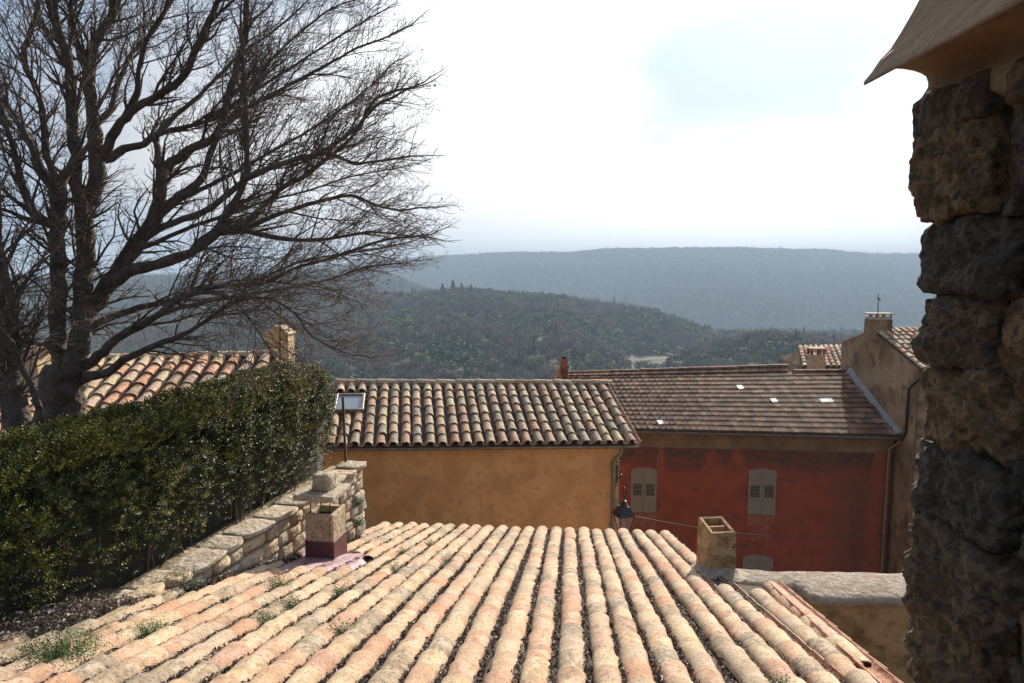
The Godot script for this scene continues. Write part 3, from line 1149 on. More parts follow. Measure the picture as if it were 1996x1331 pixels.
func middle_house() -> void:
	var h := thing("ochre_house", "ochre plastered house with mossy clay tile roof across the lane", "house", Vector3(0, 0, -16))
	var e_l := Vector3(-3.95, 8.32, -13.95)
	var e_r := Vector3(2.80, 8.14, -14.9)
	var r_r := Vector3(2.40, 9.04, -17.4)
	var r_l := Vector3(-4.34, 9.18, -16.65)
	var mb := gabled(Vector3(-4.0, 0, -14.22), Vector3(2.44, 0, -15.14), Vector3(1.95, 0, -19.9), Vector3(-5.4, 0, -19.0), 8.22, 8.04, 8.1, r_l + Vector3(0.1, -0.1, 0), r_r + Vector3(-0.3, -0.1, 0))
	put("wall", mb.mesh(), M.ochre, h)
	var roof := put("roof", slab(e_l, e_r, r_r, r_l, 0.07), M.under_roof, h)
	mb = MB.new()
	var back_r := Vector3(2.0, 8.05, -20.1)
	var back_l := Vector3(-5.5, 8.05, -19.2)
	mb.prism([r_l + Vector3(0, -0.07, -0.01), r_r + Vector3(0, -0.07, -0.01), back_r + Vector3(0, -0.07, 0), back_l + Vector3(0, -0.07, 0)], [r_l + Vector3(0, 0, -0.01), r_r + Vector3(0, 0, -0.01), back_r, back_l])
	put("back_slope", mb.mesh(), M.old_tiles[3], h)
	tiled(roof, e_l, e_r, r_r, r_l, 26, 7, M.old_tiles, 0.26, true, func(i: int, j: int) -> bool: return i < 3 and j > 2 and j < 6)
	mb = MB.new()
	mb.prism([r_l + Vector3(0, -0.02, 0.10), r_r + Vector3(0, -0.02, 0.10), r_r + Vector3(0, -0.02, -0.08), r_l + Vector3(0, -0.02, -0.08)], [r_l + Vector3(0, 0.085, 0.04), r_r + Vector3(0, 0.085, 0.04), r_r + Vector3(0, 0.085, -0.06), r_l + Vector3(0, 0.085, -0.06)])
	put("ridge_mortar", mb.mesh(), M.cap_mortar, roof)
	ridge_run(roof, r_l + Vector3(0, 0.055, -0.02), r_r + Vector3(0.12, 0.055, -0.02), 0.48, 0.12, M.old_tiles)
	# skylight at the left end
	var f := frame_at(e_l, e_r, r_r, r_l, 1.55 / 26.0, 0.62)
	mb = MB.new()
	mb.box(f * Vector3(-0.31, 0.07, 0), Vector3(0.03, 0.06, 0.40), 0.008, f.basis)
	mb.box(f * Vector3(0.31, 0.07, 0), Vector3(0.03, 0.06, 0.40), 0.008, f.basis)
	mb.box(f * Vector3(0, 0.07, -0.37), Vector3(0.279, 0.058, 0.03), 0.008, f.basis)
	mb.box(f * Vector3(0, 0.07, 0.37), Vector3(0.279, 0.058, 0.03), 0.008, f.basis)
	var sky := put("skylight", mb.mesh(), M.zinc, h)
	mb = MB.new()
	mb.box(f * Vector3(0, 0.085, 0), Vector3(0.278, 0.006, 0.338), 0.0, f.basis)
	put("pane", mb.mesh(), mat(lin(0.20, 0.26, 0.32), 0.05), sky)
	# eave board, gutter and downpipe
	put("gutter", gutter_run(e_l + Vector3(0, -0.03, 0.02), e_r + Vector3(0.03, -0.03, 0.02), 0.065).mesh(), M.zinc, h)
	mb = MB.new()
	var p := Vector3(2.30, 7.98, -14.98)
	mb.tube([p + Vector3(0.16, 0.06, 0.04), p + Vector3(0.13, -0.10, 0.02), p + Vector3(0.05, -0.20, -0.03), p + Vector3(0.0, -0.32, -0.05), Vector3(2.28, 4.0, -15.03), Vector3(2.28, 0.1, -15.03)], [0.045, 0.045, 0.045, 0.045, 0.045, 0.045], 10)
	for y in [7.55, 6.2, 4.4]:
		mb.tube([Vector3(2.28, y, -15.03), Vector3(2.28, y + 0.03, -15.03)], [0.054, 0.054], 10)
	put("downpipe", mb.mesh(), M.zinc, h)


func ribbed_tile(width: float, length: float) -> ArrayMesh:
	var mb := MB.new()
	var prof := [[0.0, 0.026], [0.12, 0.026], [0.17, 0.004], [0.31, 0.004], [0.36, 0.020], [0.45, 0.020], [0.50, 0.004], [0.64, 0.004], [0.69, 0.020], [0.78, 0.020], [0.83, 0.004], [0.97, 0.004]]
	var pts := []
	for j in 2:
		for p in prof:
			pts.append(Vector3((p[0] - 0.5) * width, p[1] + (0.042 if j == 0 else 0.004), j * length))
	mb.grid(_flip(pts, prof.size(), 2), prof.size(), 2)
	for i in prof.size() - 1:
		var a: Vector3 = pts[i]
		var b: Vector3 = pts[i + 1]
		mb.face(Vector3(b.x, 0.012, b.z + 0.01), Vector3(a.x, 0.012, a.z + 0.01), a, b) if false else mb.face(a, b, Vector3(b.x, 0.010, b.z + 0.008), Vector3(a.x, 0.010, a.z + 0.008))
	return mb.mesh()


func red_wall_picture() -> ImageTexture:
	# the painted front: an ochre band under the eave, red limewash, darker brown areas with drip-shaped edges
	var w := 900
	var h := 620
	var a := FastNoiseLite.new()
	a.seed = 31
	a.frequency = 0.01
	a.fractal_octaves = 5
	var im := Image.create(w, h, false, Image.FORMAT_RGB8)
	for j in h:
		var down := j / float(h) * 6.6
		for i in w:
			var m := i / float(w) * 9.9
			var n := a.get_noise_2d(i, j)
			var n2 := a.get_noise_2d(i * 4.0 + 900.0, j * 4.0)
			var n3 := a.get_noise_2d(i * 0.4, j * 2.0 + 500.0)
			var red := Vector3(0.285, 0.062, 0.026) * (1.0 + 0.30 * n + 0.12 * n2)
			var c := red
			# red tongues that the darker brown leaves free
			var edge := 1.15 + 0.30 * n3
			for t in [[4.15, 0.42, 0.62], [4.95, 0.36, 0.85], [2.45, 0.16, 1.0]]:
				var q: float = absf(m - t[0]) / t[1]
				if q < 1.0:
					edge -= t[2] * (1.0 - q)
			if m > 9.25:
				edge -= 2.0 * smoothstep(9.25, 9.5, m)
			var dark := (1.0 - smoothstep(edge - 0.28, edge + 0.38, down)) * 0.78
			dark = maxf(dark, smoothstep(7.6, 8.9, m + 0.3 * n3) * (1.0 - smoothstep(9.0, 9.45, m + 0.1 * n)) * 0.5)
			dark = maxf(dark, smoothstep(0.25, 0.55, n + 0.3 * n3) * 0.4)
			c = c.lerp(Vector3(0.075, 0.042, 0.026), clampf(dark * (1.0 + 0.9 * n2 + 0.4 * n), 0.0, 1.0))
			if down < 0.58 + 0.015 * n:
				c = Vector3(0.20, 0.125, 0.062) * (1.0 + 0.45 * n + 0.1 * n2)
			# pale runs under the sills
			for t in [[1.5, 2.35, 2.85], [5.35, 6.25, 2.75]]:
				if m > t[0] and m < t[1] and down > t[2]:
					c = c.lerp(Vector3(0.30, 0.17, 0.11), clampf(0.5 - (down - t[2]) * 0.6 + n2 * 0.6, 0.0, 0.5))
			im.set_pixel(i, j, Color(maxf(c.x, 0.0), maxf(c.y, 0.0), maxf(c.z, 0.0)).linear_to_srgb())
	return ImageTexture.create_from_image(im)


func red_house() -> void:
	var h := thing("red_house", "red limewashed house with low ribbed tile roof and closed grey shutters", "house", Vector3(7.5, 0, -24))
	var e_l := Vector3(2.55, 6.70, -22.5)
	var e_r := Vector3(12.60, 6.69, -21.5)
	var r_r := Vector3(12.97, 8.13, -25.8)
	var r_l := Vector3(1.85, 7.87, -26.5)
	var fl := Vector3(2.60, 0, -22.82)
	var fr := Vector3(12.45, 0, -21.83)
	var back := Vector3(0.1, 0, -1).normalized()
	var mb := gabled(fl, fr, fr + back * 8.2, fl + back * 8.2, 6.62, 6.62, 6.4, Vector3(2.9, 7.75, -26.5), Vector3(12.8, 8.0, -25.8))
	mb.has_uv = true
	for i in mb.v.size():
		var p := mb.v[i]
		mb.uv.append(Vector2(Vector2(p.x - fl.x, p.z - fl.z).dot(Vector2(fr.x - fl.x, fr.z - fl.z)) / pow(fr.distance_to(fl), 2.0), 1.0 - p.y / 6.62))
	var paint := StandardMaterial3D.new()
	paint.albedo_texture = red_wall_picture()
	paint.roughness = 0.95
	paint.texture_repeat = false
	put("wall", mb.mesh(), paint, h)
	var roof := put("roof", slab(e_l, e_r, r_r, r_l, 0.08), M.under_roof, h)
	var cols := 50
	var courses := 13
	var slope := ((r_l + r_r) * 0.5 - (e_l + e_r) * 0.5).length()
	var step := slope / courses
	var shape := ribbed_tile(10.3 / cols * 1.0, step * 1.1)
	var clear := {[29, 9]: 1, [33, 6]: 1, [41, 6]: 1, [42, 6]: 1, [12, 1]: 1}
	var rest := {}
	for j in courses:
		for i in cols:
			var w := (j * step) / slope
			var wide := (e_r - e_l).length() * (1.0 - w) + (r_r - r_l).length() * w
			var t := frame_at(e_l, e_r, r_r, r_l, (i + 0.5) / cols, w)
			t = t * Transform3D(Basis.from_euler(Vector3(rng.randf_range(-0.012, 0.012), rng.randf_range(-0.008, 0.008), rng.randf_range(-0.02, 0.02))).scaled(Vector3(wide / 10.3, 1, 1)), Vector3(0, rng.randf_range(0.002, 0.009), 0))
			if clear.has([i, j]):
				put("glass_tile", shape, M.glass_tile, roof, t)
			elif j < 6:
				put("tile", shape, M.red_tiles[rng.randi() % 8], roof, t)
			else:
				var k := rng.randi() % 8
				if not rest.has(k):
					rest[k] = []
				rest[k].append([shape, t])
	# the ridge climbs above the slope over most of its length
	var b_l := Vector3(1.94, 7.86, -26.35)
	var b_r := Vector3(10.56, 8.10, -25.95)
	var t_l := Vector3(1.96, 7.93, -26.62)
	var t_r := Vector3(10.72, 8.27, -26.32)
	put("upper_roof", slab(b_l, b_r, t_r, t_l, 0.3), M.under_roof, h)
	for i in 42:
		var t := frame_at(b_l, b_r, t_r, t_l, (i + 0.5) / 42.0, 0.0)
		var k := rng.randi() % 8
		rest[k].append([shape, t * Transform3D(Basis.from_euler(Vector3(0, 0, rng.randf_range(-0.02, 0.02))), Vector3(0, 0.006, 0))])
	var o := put("upper_tiles", joined_kinds(rest, M.red_tiles), null, roof)
	o.set_meta("kind", "stuff")
	ridge_run(roof, t_l + Vector3(0, 0.01, 0), t_r + Vector3(0, 0.01, 0), 0.38, 0.11, [M.red_tiles[1], M.red_tiles[3], M.red_tiles[7], M.red_tiles[5]])
	ridge_run(roof, Vector3(10.80, 8.12, -25.97), r_r + Vector3(-0.1, 0.02, 0), 0.38, 0.11, [M.red_tiles[1], M.red_tiles[3], M.red_tiles[7]])
	# lead along the neighbour's wall
	mb = MB.new()
	var up := (r_r - e_r)
	var pts := []
	for j in 12:
		var q := e_r + up * (j / 11.0)
		var wob := 0.02 * sin(j * 2.1)
		pts.append(q + Vector3(-0.26 + wob * 2.0, 0.06, -0.03))
		pts.append(q + Vector3(-0.08, 0.12 + 0.02 * sin(j * 1.3), 0.0))
		pts.append(q + Vector3(0.0, 0.30 + 0.03 * sin(j * 3.1), 0.0))
	mb.grid(pts, 3, 12)
	put("lead_flashing", mb.mesh(), M.lead, h)
	put("gutter", gutter_run(e_l + Vector3(0, -0.04, 0.03), e_r + Vector3(0.05, -0.04, 0.03), 0.075).mesh(), M.zinc, h)
	mb = MB.new()
	mb.tube([e_r + Vector3(-0.06, -0.08, 0.02), e_r + Vector3(-0.10, -0.25, -0.10), Vector3(12.28, 6.2, -21.74), Vector3(12.28, 3.0, -21.74), Vector3(12.28, 0.1, -21.74)], [0.05, 0.05, 0.05, 0.05, 0.05], 8)
	put("downpipe", mb.mesh(), M.zinc, h)
	# chimney pot and gable ornament at the left end of the ridge
	mb = MB.new()
	mb.box(Vector3(2.03, 8.08, -26.4), Vector3(0.15, 0.22, 0.15), 0.01)
	mb.box(Vector3(2.03, 8.42, -26.4), Vector3(0.13, 0.13, 0.13), 0.01)
	var pot := put("chimney_pot", mb.mesh(), M.brick, h)
	mb = MB.new()
	mb.box(Vector3(2.03, 8.565, -26.4), Vector3(0.24, 0.012, 0.05), 0.0)
	mb.lathe([Vector2(0.09, 8.55), Vector2(0.09, 8.66), Vector2(0.0, 8.68)], Vector3(2.03, 0, -26.4), 10)
	put("cowl", mb.mesh(), M.under_roof, pot)
	mb = MB.new()
	mb.prism([Vector3(1.62, 7.7, -26.0), Vector3(2.0, 7.7, -26.0), Vector3(2.0, 7.7, -26.25), Vector3(1.62, 7.7, -26.25)], [Vector3(1.79, 8.12, -26.0), Vector3(1.83, 8.12, -26.0), Vector3(1.83, 8.12, -26.25), Vector3(1.79, 8.12, -26.25)])
	put("gable_tile", mb.mesh(), M.clay, h)
	put("gable_knob", rock(Vector3(0.13, 0.12, 0.12), 14, 9, 2.5, 0.1, 4.0, 5), M.concrete, h, Transform3D(Basis(), Vector3(1.74, 8.21, -26.1)))
	# shutters
	var along_ := (fr - fl).normalized()
	var out := Vector3(-0.1, 0, 1).normalized()
	for s in [[1.47, 2.33, 3.76, 5.34, 0], [5.35, 6.25, 3.82, 5.42, 1], [5.26, 6.24, 0.85, 2.42, 2]]:
		for side in 2:
			var wide: float = (s[1] - s[0]) * 0.5 - 0.006
			var foot: Vector3 = fl + along_ * (s[0] + (wide + 0.012) * side) + out * 0.012
			shutter(h, Transform3D(Basis(along_, Vector3.UP, out), Vector3(foot.x, s[2], foot.z)), wide, s[3] - s[2], side)


func shutter(h: Node3D, f: Transform3D, w: float, tall: float, side: int) -> void:
	# one leaf: x from 0 to w, y from 0 to tall; the head falls towards the hinge side
	var mb := MB.new()
	var lo := tall - 0.085
	var left := lo if side == 0 else tall
	var right := tall if side == 0 else lo
	var q := [Vector3(0, 0, 0), Vector3(w, 0, 0), Vector3(w, right, 0), Vector3(0, left, 0)]
	var front := []
	for p: Vector3 in q:
		front.append(p + Vector3(0, 0, 0.028))
	# board panels above and below the louvres
	var cut := [0.0, tall * 0.34, tall * 0.66]
	mb.box(f * Vector3(w * 0.5, tall * 0.17, 0.014), Vector3(w * 0.5 - 0.004, tall * 0.17, 0.010), 0.0, f.basis)
	var up := [Vector3(0.004, cut[2], 0.024), Vector3(w - 0.004, cut[2], 0.024), front[2] + Vector3(-0.004, -0.004, -0.004), front[3] + Vector3(0.004, -0.004, -0.004)]
	mb.face(f * up[0], f * up[1], f * up[2], f * up[3])
	mb.face(f * (up[3] - Vector3(0, 0, 0.024)), f * up[3], f * up[2], f * (up[2] - Vector3(0, 0, 0.024)))
	for x in [w * 0.36, w * 0.64]:
		mb.box(f * Vector3(x, tall * 0.17, 0.025), Vector3(0.004, tall * 0.15, 0.003), 0.0, f.basis)
		mb.box(f * Vector3(x, tall * 0.82, 0.025), Vector3(0.004, tall * 0.11, 0.003), 0.0, f.basis)
	for p in [[0.035, left - 0.01], [w - 0.035, right - 0.01]]:
		mb.box(f * Vector3(p[0], p[1] * 0.5, 0.036), Vector3(0.034, p[1] * 0.5 - 0.005, 0.012), 0.004, f.basis)
	for y in [0.05, tall * 0.34, tall * 0.66, lo - 0.06]:
		mb.box(f * Vector3(w * 0.5, y, 0.034), Vector3(w * 0.5 - 0.071, 0.04, 0.012), 0.004, f.basis)
	for p in [0.18, tall - 0.22]:
		mb.box(f * Vector3(0.0 if side == 0 else w, p, 0.04), Vector3(0.03, 0.018, 0.014), 0.003, f.basis)
	var leaf := put("shutter", mb.mesh(), M.shutter, h)
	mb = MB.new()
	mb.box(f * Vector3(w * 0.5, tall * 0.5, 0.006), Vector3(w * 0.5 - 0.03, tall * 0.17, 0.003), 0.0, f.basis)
	put("shade_backing", mb.mesh(), M.soot_and_shade, leaf)  # board painted dark for the shade behind the louvres
	var n := 9
	for i in n:
		mb = MB.new()
		var tilt := f.basis * Basis(Vector3.RIGHT, deg_to_rad(38.0))
		mb.box(f * Vector3(w * 0.5, lerpf(tall * 0.34 + 0.06, tall * 0.66 - 0.06, i / float(n - 1)), 0.040), Vector3(w * 0.5 - 0.073, 0.017, 0.004), 0.0, tilt)
		put("slat", mb.mesh(), M.shutter, leaf)


func gable_house() -> void:
	var h := thing("gable_house", "tall brown plastered house end with small tiles, joined to the red house", "house", Vector3(14.5, 0, -23))
	var f := Vector3(12.44, 9.02, -20.7)
	var p := Vector3(12.69, 9.90, -23.95)
	var bk := Vector3(13.01, 9.12, -26.8)
	var right := Vector3(0.995, 0, 0.1) * 5.0
	var mb := MB.new()
	var low := func(q: Vector3) -> Vector3: return Vector3(q.x, 0, q.z)
	mb.face(low.call(bk), low.call(f), f, bk)
	mb.face3(bk, f, p)
	mb.face(low.call(f), low.call(f + right), f + right, f)
	mb.face(low.call(f + right), low.call(bk + right), bk + right, f + right)
	mb.face3(f + right, bk + right, p + right)
	mb.face(low.call(bk + right), low.call(bk), bk, bk + right)
	put("wall", mb.mesh(), M.gable, h)
	mb = MB.new()
	mb.face(low.call(f) + Vector3(0.03, 0, 0.02), low.call(f + right) + Vector3(0, 0, 0.02), f + right + Vector3(0, 0, 0.02), f + Vector3(0.03, 0, 0.02))
	put("front_wall", mb.mesh(), M.front, h)
	mb = MB.new()
	mb.box(f + Vector3(0.19, -4.6, 0.05), Vector3(0.13, 4.4, 0.05), 0.01, Basis(Vector3.UP, deg_to_rad(-5.7)))
	put("corner_pilaster", mb.mesh(), M.front, h)
	var over := (f - p).normalized() * 0.22
	var e_l := f + over + Vector3(-0.02, 0.03, 0)
	var r_l := p + Vector3(-0.02, 0.03, 0)
	var short := right * 0.62
	var roof := put("roof", slab(e_l, e_l + right, r_l + right, r_l, 0.06), M.under_roof, h)
	var back_l := bk + (bk - p).normalized() * 0.1
	put("back_slope", slab(r_l + Vector3(0, 0, -0.01) + right, r_l + Vector3(0, 0, -0.01), back_l + Vector3(-0.02, 0.03, 0), back_l + right, 0.06), M.old_tiles[3], h)
	tiled(roof, e_l, e_l + short, r_l + short, r_l, 14, 9, M.garden_tiles.slice(2) + M.old_tiles.slice(0, 4), 0.225, false)
	ridge_run(roof, r_l + right.normalized() * 0.7, r_l + short, 0.42, 0.10, M.old_tiles)
	# chimney on the gable
	var c := Vector3(12.78, 0, -23.75)
	var turn := Basis(Vector3.UP, deg_to_rad(-6.0))
	mb = MB.new()
	mb.box(c + Vector3(0, 9.85, 0), Vector3(0.37, 0.28, 0.26), 0.01, turn)
	mb.box(c + Vector3(0, 10.21, 0), Vector3(0.365, 0.08, 0.255), 0.01, turn)
	var ch := put("chimney", mb.mesh(), M.gable, h)
	mb = MB.new()
	mb.box(c + Vector3(0, 10.28, 0), Vector3(0.35, 0.09, 0.24), 0.01, turn)
	put("chimney_head", mb.mesh(), M.concrete, ch)
	for i in 7:
		mb = MB.new()
		mb.box(c + turn * Vector3(lerpf(-0.32, 0.32, i / 6.0), 10.42, 0.205 if i % 2 == 0 else -0.2), Vector3(0.026, 0.055, 0.03), 0.004, turn)
		put("post", mb.mesh(), M.concrete, ch)
	mb = MB.new()
	mb.box(c + Vector3(0, 10.49, 0), Vector3(0.43, 0.018, 0.30), 0.006, turn)
	put("cap_slab", mb.mesh(), M.concrete, ch)
	mb = MB.new()
	mb.box(c + turn * Vector3(0.20, 9.74, 0.34), Vector3(0.20, 0.02, 0.10), 0.006, turn * Basis(Vector3.RIGHT, 0.6))
	put("clay_flashing", mb.mesh(), M.clay, ch)
	var rod := thing("weather_rod", "thin dark rod with a small crosspiece on the gable chimney", "rod", c + Vector3(-0.03, 10.51, 0))
	mb = MB.new()
	mb.tube([c + Vector3(-0.03, 10.50, 0), c + Vector3(-0.06, 11.18, 0)], [0.018, 0.010], 6)
	put("shaft", mb.mesh(), M.iron, rod)
	mb = MB.new()
	mb.tube([c + Vector3(-0.13, 11.02, 0), c + Vector3(0.02, 11.0, 0)], [0.010, 0.010], 5)
	mb.box(c + Vector3(0.0, 10.96, 0), Vector3(0.035, 0.022, 0.006), 0.0, Basis(Vector3.BACK, -0.6))
	put("crosspiece", mb.mesh(), M.iron, rod)
	mb = MB.new()
	var g := f + over + Vector3(0.05, -0.08, 0.02)
	mb.tube([g + Vector3(0.35, -0.02, 0.05), g + Vector3(-0.02, -0.06, 0.0), g + Vector3(-0.13, -0.25, -0.1), f + Vector3(-0.07, -0.7, -0.30), Vector3(12.44, 6.9, -21.15), Vector3(12.46, 6.55, -21.4)], [0.035, 0.04, 0.04, 0.04, 0.04, 0.04], 8)
	put("downpipe", mb.mesh(), M.iron, h)


func house_behind() -> void:
	var h := thing("far_house", "low tiled roof showing behind the red house ridge", "house", Vector3(15.5, 0, -33))
	var e_l := Vector3(13.75, 7.42, -32)
	var e_r := Vector3(17.0, 7.42, -32)
	var r_l := Vector3(14.5, 8.12, -34.4)
	var r_r := Vector3(17.6, 8.16, -34.4)
	var mb := gabled(Vector3(13.9, 0, -32.2), Vector3(17.0, 0, -32.2), Vector3(17.6, 0, -37), Vector3(14.6, 0, -37), 7.36, 7.36, 7.2, r_l + Vector3(0.1, -0.1, 0), r_r + Vector3(-0.1, -0.1, 0))
	put("wall", mb.mesh(), M.gable, h)
	var roof := put("roof", slab(e_l, e_r, r_r, r_l, 0.08), M.under_roof, h)
	tiled(roof, e_l, e_r, r_r, r_l, 12, 7, M.garden_tiles, 0.27, false)
	var c := Vector3(14.25, 0, -31.75)
	mb = MB.new()
	mb.box(c + Vector3(0, 7.45, 0), Vector3(0.33, 0.62, 0.25), 0.01)
	var ch := put("chimney", mb.mesh(), M.chimney, h)
	for q in [[-0.28, 0.2], [0.0, 0.2], [0.28, 0.2], [-0.28, -0.2], [0.28, -0.2]]:
		mb = MB.new()
		mb.box(c + Vector3(q[0], 8.20, q[1]), Vector3(0.05, 0.13, 0.05), 0.006)
		put("brick_post", mb.mesh(), M.brick, ch)
	mb = MB.new()
	mb.box(c + Vector3(0, 8.35, 0), Vector3(0.40, 0.025, 0.31), 0.008)
	put("cap_slab", mb.mesh(), M.concrete, ch)


func garden_house() -> void:
	var h := thing("garden_house", "low house with orange tile roof behind the hedge and plane tree", "house", Vector3(-8, 0, -12.5))
	var e_l := Vector3(-11.6, 9.34, -10.3)
	var e_r := Vector3(-4.25, 9.44, -10.4)
	var r_r := Vector3(-4.56, 10.36, -13.0)
	var r_l := Vector3(-11.9, 10.20, -13.0)
	var mb := gabled(Vector3(-11.7, 0, -10.6), Vector3(-4.42, 0, -10.7), Vector3(-4.66, 0, -15.4), Vector3(-12.1, 0, -15.4), 9.30, 9.40, 9.35, r_l + Vector3(0.1, -0.06, 0), r_r + Vector3(-0.06, -0.06, 0))
	put("wall", mb.mesh(), M.garden_wall, h)
	var roof := put("roof", slab(e_l, e_r, r_r, r_l, 0.07), M.under_roof, h)
	put("back_slope", slab(r_r + Vector3(0, 0, -0.01), r_l + Vector3(0, 0, -0.01), Vector3(-12.2, 9.38, -15.6), Vector3(-4.62, 9.38, -15.6), 0.06), M.garden_tiles[2], h)
	tiled(roof, e_l, e_r, r_r, r_l, 26, 7, M.garden_tiles, 0.282, true)
	ridge_run(roof, r_l + Vector3(0, 0.03, 0), r_r + Vector3(0.05, 0.03, 0), 0.48, 0.11, M.garden_tiles)
	# chimneys
	mb = MB.new()
	mb.prism([Vector3(-5.02, 9.6, -13.8), Vector3(-4.55, 9.6, -13.8), Vector3(-4.55, 9.6, -14.2), Vector3(-5.02, 9.6, -14.2)], [Vector3(-5.02, 10.70, -13.8), Vector3(-4.55, 10.70, -13.8), Vector3(-4.55, 10.70, -14.2), Vector3(-5.02, 10.70, -14.2)])
	mb.prism([Vector3(-5.06, 10.70, -13.76), Vector3(-4.51, 10.70, -13.76), Vector3(-4.51, 10.70, -14.24), Vector3(-5.06, 10.70, -14.24)], [Vector3(-4.86, 10.86, -13.8), Vector3(-4.70, 10.86, -13.8), Vector3(-4.70, 10.86, -14.2), Vector3(-4.86, 10.86, -14.2)])
	var ch := put("chimney", mb.mesh(), M.garden_wall, h)
	tag(ch, "broad plastered chimney with sloping shoulders behind the twigs", "")
	mb = MB.new()
	hollow_shaft(mb, Vector3(-4.42, 9.9, -12.15), Basis(), 0.13, 0.13, 0.0, 0.36, 0.03, 0.006)
	mb.box(Vector3(-4.42, 10.0, -12.15), Vector3(0.095, 0.06, 0.095))
	ch = put("chimney", mb.mesh(), M.brick, h)
	tag(ch, "small square brick flue at the right end of the roof", "")
	mb = MB.new()
	mb.box(Vector3(-8.42, 10.1, -11.9), Vector3(0.20, 0.45, 0.20), 0.01)
	ch = put("chimney", mb.mesh(), M.garden_wall, h)
	tag(ch, "plastered chimney capped with a clay tile left of the trunk", "")
	var cap := barrel(0.62, 0.20, 0.17, 0.7, 0.015, 390, 8, 3)
	put("cap_tile", cap, M.garden_tiles[1], ch, Transform3D(Basis(Vector3.UP, PI * 0.5), Vector3(-8.72, 10.55, -11.9)))
	var pole := thing("antenna_pole", "thin rusty pole rising beside the tiled roof's right end", "pole", Vector3(-4.06, 9.4, -11.9))
	mb = MB.new()
	mb.tube([Vector3(-4.10, 8.9, -11.9), Vector3(-4.08, 10.4, -11.9), Vector3(-4.04, 11.35, -11.9)], [0.018, 0.016, 0.012], 7)
	put("mast", mb.mesh(), M.rust, pole)
	mb = MB.new()
	for y in [10.3, 10.6, 10.72]:
		mb.box(Vector3(-4.07, y, -11.9), Vector3(0.028, 0.02, 0.03), 0.004)
	put("clamp", mb.mesh(), M.iron, pole)


func terrace_wall() -> void:
	var w := thing("terrace_wall", "stained ochre terrace wall with pale mortar coping beside the near roof", "wall", Vector3(5, 0, -9))
	var mb := MB.new()
	mb.prism([Vector3(3.0, 0, -9.42), Vector3(4.05, 0, -9.22), Vector3(4.05, 0, -8.84), Vector3(7.5, 0, -8.36), Vector3(7.5, 0, -9.0), Vector3(3.0, 0, -9.75)],
		[Vector3(3.0, 7.48, -9.42), Vector3(4.05, 7.50, -9.22), Vector3(4.05, 7.50, -8.84), Vector3(7.5, 7.68, -8.36), Vector3(7.5, 7.68, -9.0), Vector3(3.0, 7.48, -9.75)])
	put("wall", mb.mesh(), M.terrace_wall, w)
	# coping: uneven mortar top with a rounded nose
	mb = MB.new()
	var pts := []
	var r := RandomNumberGenerator.new()
	r.seed = 8
	var noise := FastNoiseLite.new()
	noise.frequency = 3.0
	for i in 60:
		var t := i / 59.0
		var x := lerpf(3.0, 7.5, t)
		var zb := lerpf(-9.80, -9.02, t)
		var zf := lerpf(-9.38, -9.17, smoothstep(3.0, 4.05, x)) if x < 4.03 else lerpf(-8.80, -8.31, (x - 4.03) / 3.47)
		var y := lerpf(7.48, 7.68, clampf((x - 4.0) / 3.5, 0.0, 1.0)) + 0.002
		var thick := 0.10 + 0.03 * smoothstep(3.9, 4.1, x)
		for e in [[zb, 0.0], [zb, thick - 0.02], [lerpf(zb, zf, 0.08), thick + 0.01], [lerpf(zb, zf, 0.5), thick + 0.015], [lerpf(zb, zf, 0.88), thick - 0.004], [lerpf(zb, zf, 0.97), thick - 0.03], [zf + 0.02, thick * 0.5], [zf, 0.01]]:
			var q := Vector3(x, y + e[1], e[0])
			pts.append(q + Vector3(0, noise.get_noise_3dv(q) * 0.018, noise.get_noise_3dv(q + Vector3(9, 0, 0)) * 0.016))
	mb.grid(_flip(pts, 8, 60), 8, 60)
	put("coping", mb.mesh(), M.cap_mortar, w)


# ---------------------------------------------------------------- stone

func rock(half: Vector3, nu: int, nv: int, square: float, amp: float, freq: float, seed_: int, pits := 0.0) -> ArrayMesh:
	# a stone: a rounded box, knocked about by noise
	var noise := FastNoiseLite.new()
	noise.seed = seed_
	noise.frequency = freq
	noise.fractal_octaves = 5
	var facet := FastNoiseLite.new()
	facet.noise_type = FastNoiseLite.TYPE_CELLULAR
	facet.seed = seed_
	facet.frequency = freq * 2.6
	facet.fractal_octaves = 3
	var mb := MB.new()
	var pts := []
	for j in nv:
		var th := PI * clampf(j / float(nv - 1), 0.004, 0.996)
		for i in nu:
			var ph := TAU * i / nu
			var d := Vector3(cos(ph) * sin(th), cos(th), -sin(ph) * sin(th))
			var k := pow(pow(absf(d.x), square) + pow(absf(d.y), square) + pow(absf(d.z), square), -1.0 / square)
			var p := d * k * half
			var s := minf(half.x, minf(half.y, half.z))
			var q := p + Vector3(seed_ * 3.1, 0, 0)
			pts.append(p + d * (noise.get_noise_3dv(q) + pits * (facet.get_noise_3dv(q) + 0.6) + absf(pits) * 0.6 * noise.get_noise_3dv(q * 5.0)) * amp * s * 2.0)
	mb.grid(_flip(pts, nu, nv), nu, nv, true)
	return mb.mesh()


